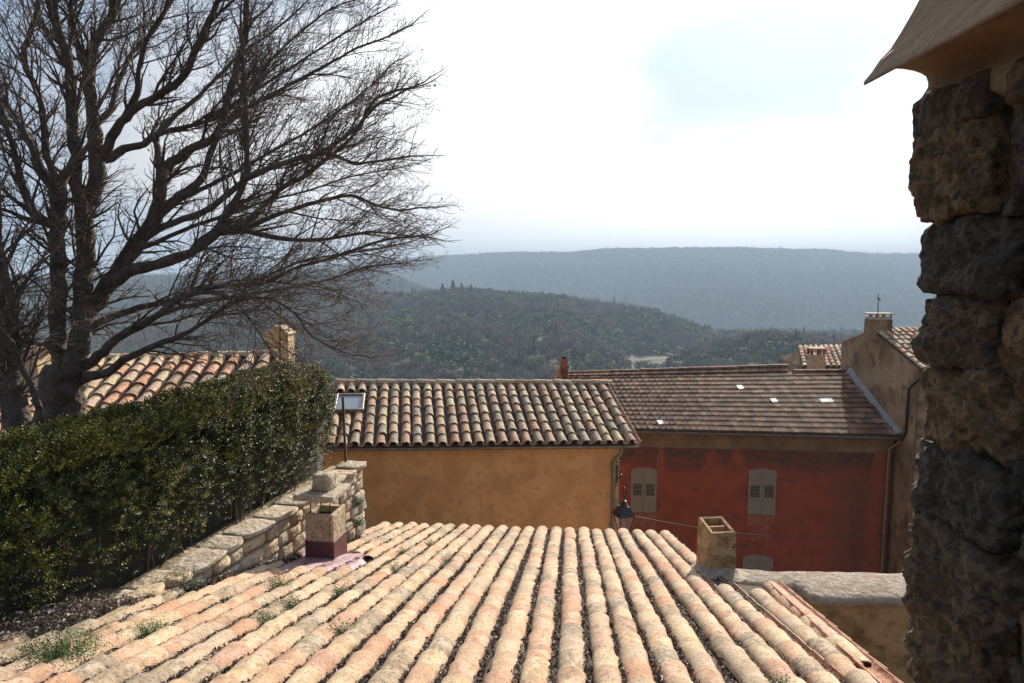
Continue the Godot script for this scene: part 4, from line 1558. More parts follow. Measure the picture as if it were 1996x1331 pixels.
func garden_wall() -> void:
	var w := thing("stone_wall", "dry limestone garden wall between the hedge and the near roof", "wall", Vector3(-2.9, 0, -8.3))
	var a := Vector3(-2.36, 0, -10.45)
	var b := Vector3(-3.66, 0, -4.85)
	var run := (b - a)
	var len := run.length()
	var dir := run / len
	var out := Vector3(-dir.z, 0, dir.x)
	if out.x < 0.0:
		out = -out
	var turn := Basis(dir, Vector3.UP, dir.cross(Vector3.UP).normalized())
	var mb := MB.new()
	var i0 := a - out * 0.06 - dir * -0.08
	var i1 := b - out * 0.06
	mb.prism([Vector3(i0.x, 7.0, i0.z), Vector3(i0.x, 7.0, i0.z) - out * 0.42, Vector3(i1.x, 7.0, i1.z) - out * 0.42, Vector3(i1.x, 7.0, i1.z)], [Vector3(i0.x, 8.93, i0.z), Vector3(i0.x, 8.93, i0.z) - out * 0.42, Vector3(i1.x, 8.93, i1.z) - out * 0.42, Vector3(i1.x, 8.93, i1.z)])
	# (the order above may run either way; both sides are drawn)
	put("mortar_core", mb.mesh(), M.mortar, w)
	var shapes := []
	for i in 9:
		shapes.append(rock(Vector3(0.5, 0.5, 0.5), 18, 11, 11.0, 0.085, 2.6, 60 + i))
	var bf := near_frame()
	var y := 8.98
	var course := 0
	while y > 7.45:
		var tall := rng.randf_range(0.13, 0.21)
		var s := -0.04 + rng.randf_range(-0.1, 0.0)
		if course == 0:
			tall = 0.085
		while s < len:
			var l := rng.randf_range(0.20, 0.46) if course > 0 else rng.randf_range(0.30, 0.60)
			var p := a + dir * (s + l * 0.5)
			var rel := Vector3(p.x, 0, p.z) - near_point(0, 0)
			var deck: float = near_point(0, 0).y - (bf.y.x * rel.x + bf.y.z * rel.z) / bf.y.y
			if y - tall * 0.2 > deck + 0.02 and s + l < len + 0.25:
				var deep := 0.26 if course > 0 else 0.40
				var t := Transform3D((turn * Basis.from_euler(Vector3(rng.randf_range(-0.04, 0.04), rng.randf_range(-0.05, 0.05), rng.randf_range(-0.06, 0.06)))) * Basis().scaled(Vector3(l * (0.93 if course == 0 else 1.0), tall * rng.randf_range(0.85, 1.0), deep)), Vector3(p.x, y - tall * 0.5 + rng.randf_range(-0.016, 0.016), p.z) - out * (deep * 0.5 - 0.01 + rng.randf_range(-0.03, 0.02) - (0.03 if course == 0 else 0.0)))
				put("stone", shapes[rng.randi() % 9], M.stones[rng.randi() % 3], w, t)
			s += l
		y -= tall
		course += 1
	# a few flat slabs that have slid where the wall meets the roof
	for q in [[-3.38, 9.02, -6.05, 0.36, 0.07, 0.25, 0.5], [-3.47, 9.03, -5.78, 0.30, 0.08, 0.22, -0.3], [-3.30, 8.97, -6.42, 0.30, 0.10, 0.2, 0.2], [-3.58, 9.08, -5.45, 0.34, 0.08, 0.2, 0.1]]:
		put("stone", shapes[rng.randi() % 9], M.stones[rng.randi() % 3], w, Transform3D(turn * Basis.from_euler(Vector3(0.1, q[6], 0.15)) * Basis().scaled(Vector3(q[3], q[4], q[5])), Vector3(q[0], q[1], q[2])))
	for q in [[Vector3(-3.69, 8.75, -7.75), Vector3(-3.66, 9.92, -7.8), "rusty iron post standing against the hedge face"], [Vector3(-2.62, 8.9, -10.55), Vector3(-2.66, 10.02, -10.5), "short rusty iron post at the far end of the hedge"]]:
		mb = MB.new()
		var d: Vector3 = q[1] - q[0]
		mb.box(q[0] + d * 0.5, Vector3(0.016, d.length() * 0.5, 0.004), 0.0, Basis(Vector3.BACK, 0.02))
		mb.box(q[0] + d * 0.5 + Vector3(0.014, 0, -0.016), Vector3(0.004, d.length() * 0.5, 0.016), 0.0, Basis(Vector3.BACK, 0.02))
		var post := put("iron_post", mb.mesh(), M.rust)
		tag(post, q[2], "post", "rusty posts along the hedge")


func rough_building() -> void:
	var w := thing("rubble_building", "dark rubble stone corner with plaster cornice close by on the right", "building", Vector3(1.6, 0, -1.5))
	var mb := MB.new()
	mb.prism([Vector3(1.32, 0, -1.94), Vector3(1.32, 0, 2.0), Vector3(3.4, 0, 2.0), Vector3(3.4, 0, -1.94)], [Vector3(1.32, 12.52, -1.94), Vector3(1.32, 12.52, 2.0), Vector3(3.4, 12.52, 2.0), Vector3(3.4, 12.52, -1.94)])
	var bed := FastNoiseLite.new()
	bed.frequency = 9.0
	bed.fractal_octaves = 5
	var face := []
	for j in 120:
		for i in 90:
			# along the side towards the window, then round the corner
			var s := i / 89.0
			var y := 10.2 + 2.28 * j / 119.0
			var x := lerpf(1.275, 1.175, clampf((y - 10.6) / 1.9, 0.0, 1.0)) + 0.03
			var p := Vector3(x, y, lerpf(1.2, -1.97, pow(s / 0.8, 0.6))) if s < 0.8 else Vector3(lerpf(x, 1.6, (s - 0.8) / 0.2), y, -1.975)
			face.append(p + Vector3(bed.get_noise_3dv(p), 0, bed.get_noise_3dv(p + Vector3(7, 0, 0))) * 0.03)
	mb.grid(face, 90, 120)
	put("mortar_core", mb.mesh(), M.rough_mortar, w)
	# corner stones from the top down: [left edge x, top, bottom]
	var list := [[1.140, 12.479, 12.384], [1.157, 12.384, 12.156], [1.178, 12.119, 11.934], [1.193, 11.926, 11.737], [1.208, 11.730, 11.513], [1.204, 11.497, 11.291], [1.212, 11.267, 11.040], [1.217, 11.048, 10.774], [1.246, 10.799, 10.604], [1.26, 10.59, 10.38]]
	var r := RandomNumberGenerator.new()
	r.seed = 17
	for i in list.size():
		var e: Array = list[i]
		var hy: float = (e[1] - e[2]) * 0.5 + 0.012
		var hz := r.randf_range(0.15, 0.21)
		var hx := 0.17
		var at := Vector3(e[0] + hx * 0.97, (e[1] + e[2]) * 0.5, -2.02 + hz)
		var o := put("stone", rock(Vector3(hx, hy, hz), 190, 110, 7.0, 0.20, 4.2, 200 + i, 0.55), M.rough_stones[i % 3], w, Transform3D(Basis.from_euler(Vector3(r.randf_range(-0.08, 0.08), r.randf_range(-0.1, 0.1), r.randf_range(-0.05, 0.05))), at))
		# further stones towards the window, set a little back
		var z := at.z + hz
		var col := 0
		while z < 0.9:
			var hz2 := r.randf_range(0.15, 0.25)
			var y2: float = at.y + r.randf_range(-0.04, 0.04)
			var fine_u := 120 if col == 0 else 64
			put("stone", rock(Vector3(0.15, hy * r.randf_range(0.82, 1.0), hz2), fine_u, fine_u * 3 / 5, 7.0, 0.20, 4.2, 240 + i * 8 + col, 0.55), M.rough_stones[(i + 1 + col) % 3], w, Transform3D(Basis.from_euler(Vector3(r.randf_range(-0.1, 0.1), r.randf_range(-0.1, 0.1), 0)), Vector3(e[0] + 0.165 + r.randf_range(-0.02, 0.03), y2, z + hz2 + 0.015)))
			z += hz2 * 2.0 + 0.02
			col += 1
	for i in 16:
		var k: Array = list[r.randi() % 9]
		var hh := r.randf_range(0.010, 0.022)
		put("packing_stone", rock(Vector3(hh * r.randf_range(1.0, 1.8), hh, hh * r.randf_range(1.0, 2.0)), 26, 16, 8.0, 0.25, 16.0, 400 + i, 0.4), M.rough_stones[r.randi() % 3], w, Transform3D(Basis(Vector3.UP, r.randf() * TAU), Vector3(k[0] + 0.045 + r.randf() * 0.02, k[2] + r.randf_range(-0.015, 0.015), r.randf_range(-1.95, -1.45))))
	# plastered zone under the eave and the curved cornice
	mb = MB.new()
	var noise := FastNoiseLite.new()
	noise.frequency = 6.0
	noise.fractal_octaves = 4
	var prof := [Vector2(1.30, 12.385), Vector2(1.18, 12.415), Vector2(1.160, 12.435), Vector2(1.158, 12.472), Vector2(1.168, 12.494), Vector2(1.179, 12.515), Vector2(1.178, 12.529), Vector2(1.172, 12.546), Vector2(1.157, 12.554), Vector2(1.135, 12.560), Vector2(1.106, 12.565), Vector2(1.084, 12.565), Vector2(1.055, 12.560), Vector2(1.027, 12.544), Vector2(1.006, 12.523), Vector2(0.998, 12.519), Vector2(0.997, 12.529), Vector2(1.019, 12.557), Vector2(1.039, 12.588), Vector2(1.066, 12.620), Vector2(1.093, 12.660), Vector2(1.125, 12.721), Vector2(1.150, 12.778), Vector2(1.181, 12.860), Vector2(1.25, 13.06), Vector2(1.32, 13.28)]
	var pts := []
	var n := 40
	for j in n:
		var z := lerpf(-2.0, 0.6, j / float(n - 1))
		for q: Vector2 in prof:
			var p := Vector3(q.x, q.y, z)
			pts.append(p + Vector3(noise.get_noise_3dv(p), noise.get_noise_3dv(p + Vector3(5, 5, 5)), 0) * 0.005)
	mb.grid(pts, prof.size(), n)
	# close the end
	var ends := []
	for q: Vector2 in prof:
		var p := Vector3(q.x, q.y, -2.0)
		p += Vector3(noise.get_noise_3dv(p), noise.get_noise_3dv(p + Vector3(5, 5, 5)), 0) * 0.005
		ends.append(p)
	for i in prof.size() - 1:
		mb.face3(Vector3(1.34, 12.7, -2.0), ends[i], ends[i + 1])
	mb.face3(Vector3(1.34, 12.42, -2.0), ends[0], Vector3(1.34, 12.7, -2.0))
	put("cornice", mb.mesh(), M.cornice, w)
	mb = MB.new()
	mb.prism([Vector3(1.30, 12.5, -1.99), Vector3(1.30, 12.5, 2.0), Vector3(3.4, 12.5, 2.0), Vector3(3.4, 12.5, -1.99)], [Vector3(1.30, 13.3, -1.99), Vector3(1.30, 13.3, 2.0), Vector3(3.4, 13.9, 2.0), Vector3(3.4, 13.9, -1.99)])
	put("upper_wall", mb.mesh(), M.cornice, w)


# ---------------------------------------------------------------- tree, hedge, small things

var twig_rng := RandomNumberGenerator.new()
var crown_mid := Vector3(-5.9, 13.2, -9.1)
var crown_half := Vector3(5.15, 6.4, 4.5)


func inside_crown(p: Vector3) -> float:
	return ((p - crown_mid) / crown_half).length()


func branch(mb: MB, twigs: MB, balls: Array, p: Vector3, dir: Vector3, length: float, r: float, level: int) -> void:
	var t := twig_rng
	var n := 6 if level == 1 else 5 if level == 2 else 4
	var pts := [p]
	var rad := [r]
	var d := dir
	var q := p
	for i in n:
		var out := (q - crown_mid) / crown_half
		d = (d + Vector3(t.randfn(), t.randfn() * 0.9, t.randfn()) * (0.18 if level < 3 else 0.27) + out.normalized() * 0.08 + Vector3(0, 0.04, 0)).normalized()
		q += d * length / n
		pts.append(q)
		rad.append(maxf(r * pow(1.0 - (i + 1.0) / (n + 0.6), 0.8), 0.0022))
	var into := mb if level == 1 else twigs
	into.tube(pts, rad, 5 if level == 1 else 3, false)
	if level == 3:
		if t.randf() < 0.012:
			balls.append(pts[n])
		return
	var kids := int(length / (0.112 if level == 1 else 0.075))
	for k in kids:
		var f := lerpf(0.12, 1.0, (k + t.randf()) / kids)
		var at := f * n
		var i := mini(int(at), n - 1)
		var o: Vector3 = pts[i].lerp(pts[i + 1], at - i)
		if inside_crown(o) > 1.04:
			continue
		var along_: Vector3 = (pts[i + 1] - pts[i]).normalized()
		var side := along_.cross(Vector3(t.randfn(), t.randfn(), t.randfn())).normalized()
		var nd := (along_ * t.randf_range(0.65, 1.15) + side * t.randf_range(0.5, 0.9)).normalized()
		var nl := length * t.randf_range(0.28, 0.52) * (1.15 - 0.5 * f) * clampf((1.14 - inside_crown(o)) / 0.22, 0.35, 1.0)
		if level == 2:
			nl = clampf(nl, 0.09, 0.34)
		branch(mb, twigs, balls, o, nd, nl, maxf(rad[i] * t.randf_range(0.42, 0.65), 0.0032), level + 1)


func smooth_limb(row: Array) -> Array:
	var c := Curve3D.new()
	var n := row.size() / 4
	for i in n:
		var p := Vector3(row[i * 4], row[i * 4 + 1], row[i * 4 + 2])
		var a := Vector3(row[maxi(i - 1, 0) * 4], row[maxi(i - 1, 0) * 4 + 1], row[maxi(i - 1, 0) * 4 + 2])
		var b := Vector3(row[mini(i + 1, n - 1) * 4], row[mini(i + 1, n - 1) * 4 + 1], row[mini(i + 1, n - 1) * 4 + 2])
		var h := (b - a) / 6.0
		c.add_point(p, -h, h)
	var pts := []
	var rad := []
	for i in n - 1:
		for k in 3:
			pts.append(c.sample(i, k / 3.0))
			rad.append(lerpf(row[i * 4 + 3], row[i * 4 + 7], k / 3.0))
	pts.append(c.sample(n - 1, 0.0))
	rad.append(row[(n - 1) * 4 + 3])
	for i in range(1, pts.size() - 1):
		pts[i] += Vector3(twig_rng.randfn(), twig_rng.randfn(), twig_rng.randfn()) * minf(rad[i] * 0.16, 0.012)
		rad[i] *= twig_rng.randf_range(0.92, 1.10)
	return [pts, rad]


func plant_tree(t: Node3D, limbs: Array, dense: float) -> void:
	var mb := MB.new()
	var twigs := MB.new()
	var balls := []
	var first := true
	for row: Array in limbs:
		var l := smooth_limb(row)
		var pts: Array = l[0]
		var rad: Array = l[1]
		var part := MB.new()
		if first:
			pts.push_front(Vector3(pts[0].x - 0.05, 8.8, pts[0].z))
			rad.push_front(rad[0] * 1.25)
		part.tube(pts, rad, 14 if rad[0] > 0.12 else 9, true, 0.10 if rad[0] > 0.08 else 0.05, pts.size())
		put("trunk" if first else "limb", part.mesh(), M.bark, t)
		first = false
		if rad[0] > 0.22:
			continue
		# side branches all along the limb, more towards its tip
		var total := 0.0
		for i in pts.size() - 1:
			total += (pts[i + 1] - pts[i]).length()
		var kids := int(total / 0.108 * dense)
		for k in kids:
			var f := lerpf(0.22, 1.0, pow((k + twig_rng.randf()) / kids, 0.8))
			var at: float = f * (pts.size() - 1)
			var i := mini(int(at), pts.size() - 2)
			var o: Vector3 = pts[i].lerp(pts[i + 1], at - i)
			if inside_crown(o) > 1.08 or o.y < 10.9 and f < 0.4:
				continue
			var along_: Vector3 = (pts[i + 1] - pts[i]).normalized()
			var side := along_.cross(Vector3(twig_rng.randfn(), twig_rng.randfn(), twig_rng.randfn())).normalized()
			var dir := (along_ * twig_rng.randf_range(0.5, 1.0) + side * twig_rng.randf_range(0.4, 0.9) + Vector3(0, 0.12, 0)).normalized()
			branch(mb, twigs, balls, o, dir, twig_rng.randf_range(0.55, 1.55) * (1.1 - 0.45 * f) * clampf((1.10 - inside_crown(o)) / 0.35, 0.40, 1.0), clampf(rad[i] * twig_rng.randf_range(0.25, 0.5), 0.006, 0.024), 1)
		# the tip itself goes on as a branch
		var tip: Vector3 = (pts[-1] - pts[-2]).normalized()
		branch(mb, twigs, balls, pts[-1], tip, 0.8 * clampf((1.15 - inside_crown(pts[-1])) / 0.3, 0.3, 1.0), rad[-1] * 0.9, 1)
	var o := put("branches", mb.mesh(), M.twig, t)
	o.set_meta("kind", "stuff")
	o = put("twigs", twigs.mesh(), M.twig, t)
	o.set_meta("kind", "stuff")
	print("twig triangles ", twigs.ix.size() / 3, " branch ", mb.ix.size() / 3, " balls ", balls.size())
	if balls.size():
		var seeds := MB.new()
		for b: Vector3 in balls:
			var l := twig_rng.randf_range(0.05, 0.12)
			seeds.tube([b, b + Vector3(0.006, -l * 0.5, 0), b + Vector3(0, -l, 0)], [0.0012, 0.0012, 0.0012], 3, false)
			var c := b - Vector3(0, l + 0.011, 0)
			seeds.lathe([Vector2(0.0, -0.012), Vector2(0.009, -0.008), Vector2(0.0125, 0.0), Vector2(0.009, 0.008), Vector2(0.0, 0.012)], c, 7)
		o = put("seed_balls", seeds.mesh(), M.under_roof, t)
		o.set_meta("kind", "stuff")


func plane_trees() -> void:
	twig_rng.seed = 4242
	var plane_limbs := [
		[-6.12, 9.69, -9.00, 0.342, -6.07, 10.12, -9.00, 0.299, -6.00, 10.47, -9.00, 0.261, -5.94, 10.73, -9.00, 0.228],
		[-5.99, 10.58, -9.00, 0.116, -5.99, 10.89, -8.96, 0.109, -5.97, 11.23, -8.93, 0.103, -5.91, 11.64, -8.89, 0.097, -5.85, 12.04, -8.85, 0.091, -5.81, 12.36, -8.81, 0.086, -5.76, 12.62, -8.77, 0.081, -5.69, 12.87, -8.74, 0.076, -5.63, 13.12, -8.70, 0.072],
		[-5.81, 10.59, -8.90, 0.132, -5.74, 10.96, -8.97, 0.127, -5.70, 11.36, -9.03, 0.122, -5.70, 11.77, -9.10, 0.117, -5.69, 12.17, -9.17, 0.113, -5.71, 12.58, -9.23, 0.108, -5.71, 12.93, -9.30, 0.104],
		[-5.72, 12.86, -9.30, 0.112, -5.61, 13.10, -9.36, 0.102, -5.59, 13.48, -9.41, 0.093, -5.66, 13.97, -9.47, 0.084, -5.71, 14.45, -9.52, 0.077, -5.71, 14.81, -9.58, 0.070, -5.63, 15.10, -9.63, 0.064, -5.50, 15.36, -9.69, 0.058, -5.38, 15.66, -9.74, 0.053, -5.23, 16.08, -9.80, 0.048],
		[-5.68, 12.65, -9.20, 0.088, -5.70, 13.03, -9.10, 0.080, -5.62, 13.46, -9.00, 0.072, -5.57, 13.87, -8.90, 0.065, -5.50, 14.27, -8.80, 0.059, -5.45, 14.56, -8.70, 0.054, -5.48, 14.83, -8.60, 0.049, -5.48, 15.09, -8.50, 0.044, -5.47, 15.38, -8.40, 0.040],
		[-5.74, 14.61, -9.60, 0.048, -5.76, 15.05, -9.40, 0.038, -5.69, 15.24, -9.20, 0.030, -5.50, 15.56, -9.00, 0.024],
		[-5.65, 13.46, -9.50, 0.080, -5.53, 13.56, -9.62, 0.067, -5.40, 13.67, -9.74, 0.056, -5.18, 13.76, -9.85, 0.047, -5.07, 13.90, -9.97, 0.039, -4.77, 14.03, -10.09, 0.033, -4.31, 14.19, -10.21, 0.027, -3.90, 14.51, -10.33, 0.023, -3.48, 14.84, -10.45, 0.019, -3.04, 15.16, -10.56, 0.016, -2.45, 15.57, -10.68, 0.013, -1.97, 15.89, -10.80, 0.011],
		[-5.67, 13.36, -9.50, 0.072, -5.44, 13.64, -9.40, 0.065, -5.18, 13.95, -9.30, 0.058, -4.89, 14.11, -9.20, 0.053, -4.60, 14.22, -9.10, 0.047, -4.20, 14.43, -9.00, 0.043, -3.97, 14.72, -8.90, 0.038, -3.76, 15.00, -8.80, 0.035, -3.60, 15.21, -8.70, 0.031, -3.49, 15.46, -8.60, 0.028],
		[-5.73, 11.22, -9.10, 0.120, -5.65, 11.49, -9.18, 0.112, -5.43, 11.83, -9.27, 0.105, -5.16, 12.25, -9.35, 0.098, -4.89, 12.65, -9.43, 0.092, -4.82, 13.07, -9.52, 0.086, -4.82, 13.39, -9.60, 0.080],
		[-4.82, 13.38, -9.60, 0.068, -4.54, 13.53, -9.53, 0.062, -4.22, 13.68, -9.45, 0.056, -3.96, 13.80, -9.38, 0.051, -3.75, 14.21, -9.30, 0.047, -3.63, 14.50, -9.22, 0.042, -3.46, 14.94, -9.15, 0.039, -3.37, 15.41, -9.07, 0.035, -3.30, 15.69, -9.00, 0.032],
		[-4.95, 12.55, -9.40, 0.080, -4.69, 12.88, -9.48, 0.068, -4.50, 13.07, -9.57, 0.058, -4.28, 13.29, -9.65, 0.049, -4.16, 13.71, -9.73, 0.042, -3.97, 14.08, -9.82, 0.035, -3.45, 14.41, -9.90, 0.030, -3.30, 14.52, -9.98, 0.025, -2.89, 14.77, -10.07, 0.022, -2.60, 14.95, -10.15, 0.018, -2.24, 15.18, -10.23, 0.016, -1.90, 15.33, -10.32, 0.013, -1.48, 15.55, -10.40, 0.011],
		[-5.06, 12.39, -9.40, 0.056, -4.58, 12.64, -9.33, 0.049, -4.13, 12.76, -9.26, 0.044, -3.76, 12.99, -9.19, 0.038, -3.48, 13.18, -9.12, 0.034, -2.92, 13.40, -9.05, 0.030, -2.43, 13.51, -8.98, 0.026, -2.16, 13.66, -8.91, 0.023, -1.93, 13.81, -8.84, 0.021, -1.68, 14.04, -8.77, 0.018, -1.41, 14.15, -8.70, 0.016],
		[-5.47, 11.73, -9.20, 0.088, -5.09, 11.96, -9.10, 0.077, -4.69, 12.06, -9.00, 0.068, -4.15, 12.22, -8.90, 0.060, -3.78, 12.45, -8.80, 0.052, -3.63, 12.63, -8.70, 0.046, -3.36, 12.97, -8.60, 0.040, -3.24, 13.21, -8.50, 0.035, -3.18, 13.69, -8.40, 0.031, -3.14, 14.02, -8.30, 0.027, -3.12, 14.46, -8.20, 0.024],
		[-3.64, 12.51, -8.60, 0.048, -3.34, 12.54, -8.54, 0.042, -3.12, 12.69, -8.48, 0.037, -2.82, 12.96, -8.42, 0.032, -2.53, 13.10, -8.36, 0.028, -2.33, 13.22, -8.30, 0.025, -2.09, 13.37, -8.24, 0.022, -1.79, 13.63, -8.18, 0.019, -1.62, 13.91, -8.12, 0.017, -1.39, 14.02, -8.06, 0.015, -1.15, 14.05, -8.00, 0.013],
		[-3.61, 12.54, -8.60, 0.044, -3.40, 12.51, -8.69, 0.036, -2.95, 12.70, -8.77, 0.030, -2.45, 12.87, -8.86, 0.024, -2.07, 12.95, -8.94, 0.020, -1.78, 12.84, -9.03, 0.017, -1.48, 12.78, -9.11, 0.014, -1.23, 12.82, -9.20, 0.011],
		[-3.18, 13.09, -8.30, 0.036, -2.73, 13.22, -8.16, 0.029, -2.16, 13.33, -8.02, 0.023, -1.80, 13.20, -7.88, 0.018, -1.55, 13.19, -7.74, 0.014, -1.11, 13.23, -7.60, 0.011],
		[-5.65, 11.22, -9.10, 0.056, -5.33, 11.40, -9.22, 0.047, -4.97, 11.52, -9.34, 0.039, -4.70, 11.59, -9.47, 0.033, -4.41, 11.75, -9.59, 0.027, -3.76, 11.80, -9.71, 0.023, -3.36, 11.98, -9.83, 0.019, -2.95, 12.15, -9.96, 0.016, -2.08, 12.29, -10.08, 0.013, -1.50, 12.41, -10.20, 0.011],
		[-4.66, 11.70, -9.90, 0.024, -4.51, 11.98, -9.83, 0.018, -4.36, 12.26, -9.77, 0.013, -4.17, 12.54, -9.70, 0.010],
		[-5.69, 10.73, -9.00, 0.080, -5.43, 10.86, -8.92, 0.066, -5.14, 11.10, -8.84, 0.054, -4.60, 11.39, -8.76, 0.044, -4.15, 11.67, -8.68, 0.036, -3.72, 11.79, -8.60, 0.030, -3.11, 11.83, -8.52, 0.025, -2.66, 12.02, -8.44, 0.020, -2.10, 12.17, -8.36, 0.017, -1.52, 12.36, -8.28, 0.014, -1.04, 12.40, -8.20, 0.011],
		[-5.81, 10.53, -9.00, 0.080, -5.57, 10.61, -8.90, 0.067, -5.30, 10.66, -8.80, 0.056, -5.00, 10.84, -8.70, 0.047, -4.61, 11.01, -8.60, 0.039, -4.25, 11.14, -8.50, 0.033, -3.88, 11.30, -8.40, 0.028, -3.53, 11.53, -8.30, 0.023, -3.22, 11.65, -8.20, 0.019, -2.85, 11.65, -8.10, 0.016, -2.54, 11.48, -8.00, 0.014, -2.33, 11.23, -7.90, 0.011, -1.95, 11.06, -7.80, 0.010],
		[-3.61, 12.55, -8.70, 0.040, -2.92, 12.40, -8.58, 0.031, -2.50, 12.36, -8.47, 0.023, -2.09, 12.39, -8.35, 0.018, -1.70, 12.45, -8.23, 0.014, -1.31, 12.41, -8.12, 0.010, -0.94, 12.37, -8.00, 0.008],
		[-4.46, 14.19, -10.20, 0.040, -4.23, 14.34, -10.31, 0.033, -3.91, 14.56, -10.43, 0.027, -3.63, 15.06, -10.54, 0.022, -3.15, 15.55, -10.66, 0.018, -2.90, 15.81, -10.77, 0.014, -2.57, 16.04, -10.89, 0.012, -2.08, 16.21, -11.00, 0.010],
		[-5.78, 12.56, -8.80, 0.072, -5.84, 12.59, -8.67, 0.060, -5.92, 12.73, -8.53, 0.050, -5.94, 13.08, -8.40, 0.042, -5.88, 13.36, -8.27, 0.035, -5.88, 13.69, -8.13, 0.029, -5.92, 14.12, -8.00, 0.024],
		[-5.76, 12.69, -8.80, 0.080, -5.92, 13.06, -8.97, 0.069, -6.19, 13.34, -9.13, 0.059, -6.40, 13.69, -9.30, 0.051, -6.66, 13.97, -9.47, 0.043, -6.93, 14.29, -9.63, 0.037, -7.25, 14.66, -9.80, 0.032],
		[-5.84, 12.58, -8.80, 0.048, -5.99, 12.61, -8.60, 0.033, -6.09, 12.70, -8.40, 0.023, -6.30, 12.79, -8.20, 0.016],
		[-5.65, 13.06, -8.70, 0.048, -5.70, 13.24, -8.62, 0.044, -5.71, 13.47, -8.54, 0.041, -5.65, 13.76, -8.47, 0.038, -5.62, 13.98, -8.39, 0.035, -5.66, 14.26, -8.31, 0.033, -5.68, 14.47, -8.23, 0.030, -5.52, 14.73, -8.16, 0.028, -5.36, 14.98, -8.08, 0.026, -5.26, 15.22, -8.00, 0.024],
		[-5.78, 10.90, -8.90, 0.040, -6.27, 10.98, -9.22, 0.032, -6.76, 10.98, -9.55, 0.025, -7.29, 11.15, -9.88, 0.020, -7.89, 11.36, -10.20, 0.016],
		[-5.62, 13.92, -9.40, 0.048, -5.49, 14.17, -9.60, 0.040, -5.43, 14.66, -9.80, 0.033, -5.34, 15.06, -10.00, 0.028, -5.14, 15.41, -10.20, 0.023, -4.99, 15.83, -10.40, 0.019, -4.96, 16.27, -10.60, 0.016],
		[-5.23, 13.97, -9.40, 0.040, -4.89, 14.30, -9.20, 0.033, -4.75, 14.57, -9.00, 0.028, -4.50, 14.88, -8.80, 0.023, -4.19, 15.11, -8.60, 0.019, -3.99, 15.38, -8.40, 0.016],
		[-4.93, 13.85, -9.70, 0.040, -4.73, 14.17, -9.91, 0.033, -4.49, 14.50, -10.13, 0.028, -4.31, 14.81, -10.34, 0.023, -4.04, 15.20, -10.56, 0.019, -3.72, 15.52, -10.77, 0.016, -3.34, 15.94, -10.99, 0.013, -3.04, 16.36, -11.20, 0.011],
		[-4.70, 12.88, -9.50, 0.040, -4.36, 13.11, -9.71, 0.033, -4.01, 13.35, -9.93, 0.027, -3.56, 13.67, -10.14, 0.022, -3.10, 13.99, -10.36, 0.018, -2.61, 14.38, -10.57, 0.014, -2.18, 14.78, -10.79, 0.012, -1.82, 15.22, -11.00, 0.010],
		[-5.13, 12.25, -9.30, 0.040, -4.84, 12.39, -9.46, 0.033, -4.41, 12.61, -9.61, 0.027, -3.97, 12.78, -9.77, 0.022, -3.51, 12.98, -9.93, 0.018, -2.97, 13.14, -10.09, 0.014, -2.40, 13.36, -10.24, 0.012, -1.82, 13.49, -10.40, 0.010],
		[-4.73, 11.37, -9.00, 0.036, -4.45, 11.49, -9.13, 0.030, -4.02, 11.59, -9.26, 0.025, -3.51, 11.68, -9.39, 0.020, -3.05, 11.76, -9.51, 0.017, -2.59, 11.86, -9.64, 0.014, -2.03, 12.04, -9.77, 0.012, -1.54, 12.10, -9.90, 0.010],
		[-4.21, 11.66, -8.80, 0.032, -3.75, 11.72, -8.50, 0.023, -3.32, 11.61, -8.20, 0.016, -2.97, 11.32, -7.90, 0.011, -2.69, 11.06, -7.60, 0.008],
	]
	var edge_limbs := [
		[-5.82, 9.89, -7.80, 0.160, -5.79, 10.37, -7.80, 0.142, -5.79, 10.74, -7.80, 0.126, -5.83, 11.03, -7.80, 0.112],
		[-5.82, 10.98, -7.80, 0.096, -5.78, 11.34, -7.74, 0.084, -5.71, 11.80, -7.68, 0.073, -5.68, 12.15, -7.62, 0.063, -5.68, 12.53, -7.56, 0.055, -5.74, 13.02, -7.50, 0.048],
		[-5.41, 10.09, -7.70, 0.040, -5.37, 10.41, -7.63, 0.037, -5.37, 10.63, -7.56, 0.035, -5.39, 10.84, -7.49, 0.032, -5.44, 11.08, -7.41, 0.030, -5.47, 11.31, -7.34, 0.028, -5.48, 11.54, -7.27, 0.026, -5.50, 11.82, -7.20, 0.024],
		[-5.75, 10.19, -7.80, 0.044, -5.71, 10.49, -7.82, 0.040, -5.76, 10.76, -7.83, 0.036, -5.70, 11.03, -7.85, 0.032, -5.73, 11.21, -7.87, 0.029, -5.75, 11.56, -7.88, 0.027, -5.67, 11.80, -7.90, 0.024],
		[-5.72, 11.75, -7.70, 0.024, -5.57, 11.92, -7.77, 0.018, -5.42, 11.83, -7.83, 0.013, -5.28, 11.56, -7.90, 0.010],
	]
	var t := thing("plane_tree", "large bare plane tree with spreading limbs behind the hedge", "tree", Vector3(-6.1, 8.9, -9.0))
	plant_tree(t, plane_limbs, 1.0)
	crown_mid = Vector3(-6.6, 11.6, -7.7)
	crown_half = Vector3(1.9, 2.6, 2.0)
	t = thing("young_tree", "smaller bare tree with crossing stems at the left edge", "tree", Vector3(-5.7, 8.9, -7.8))
	plant_tree(t, edge_limbs, 0.9)


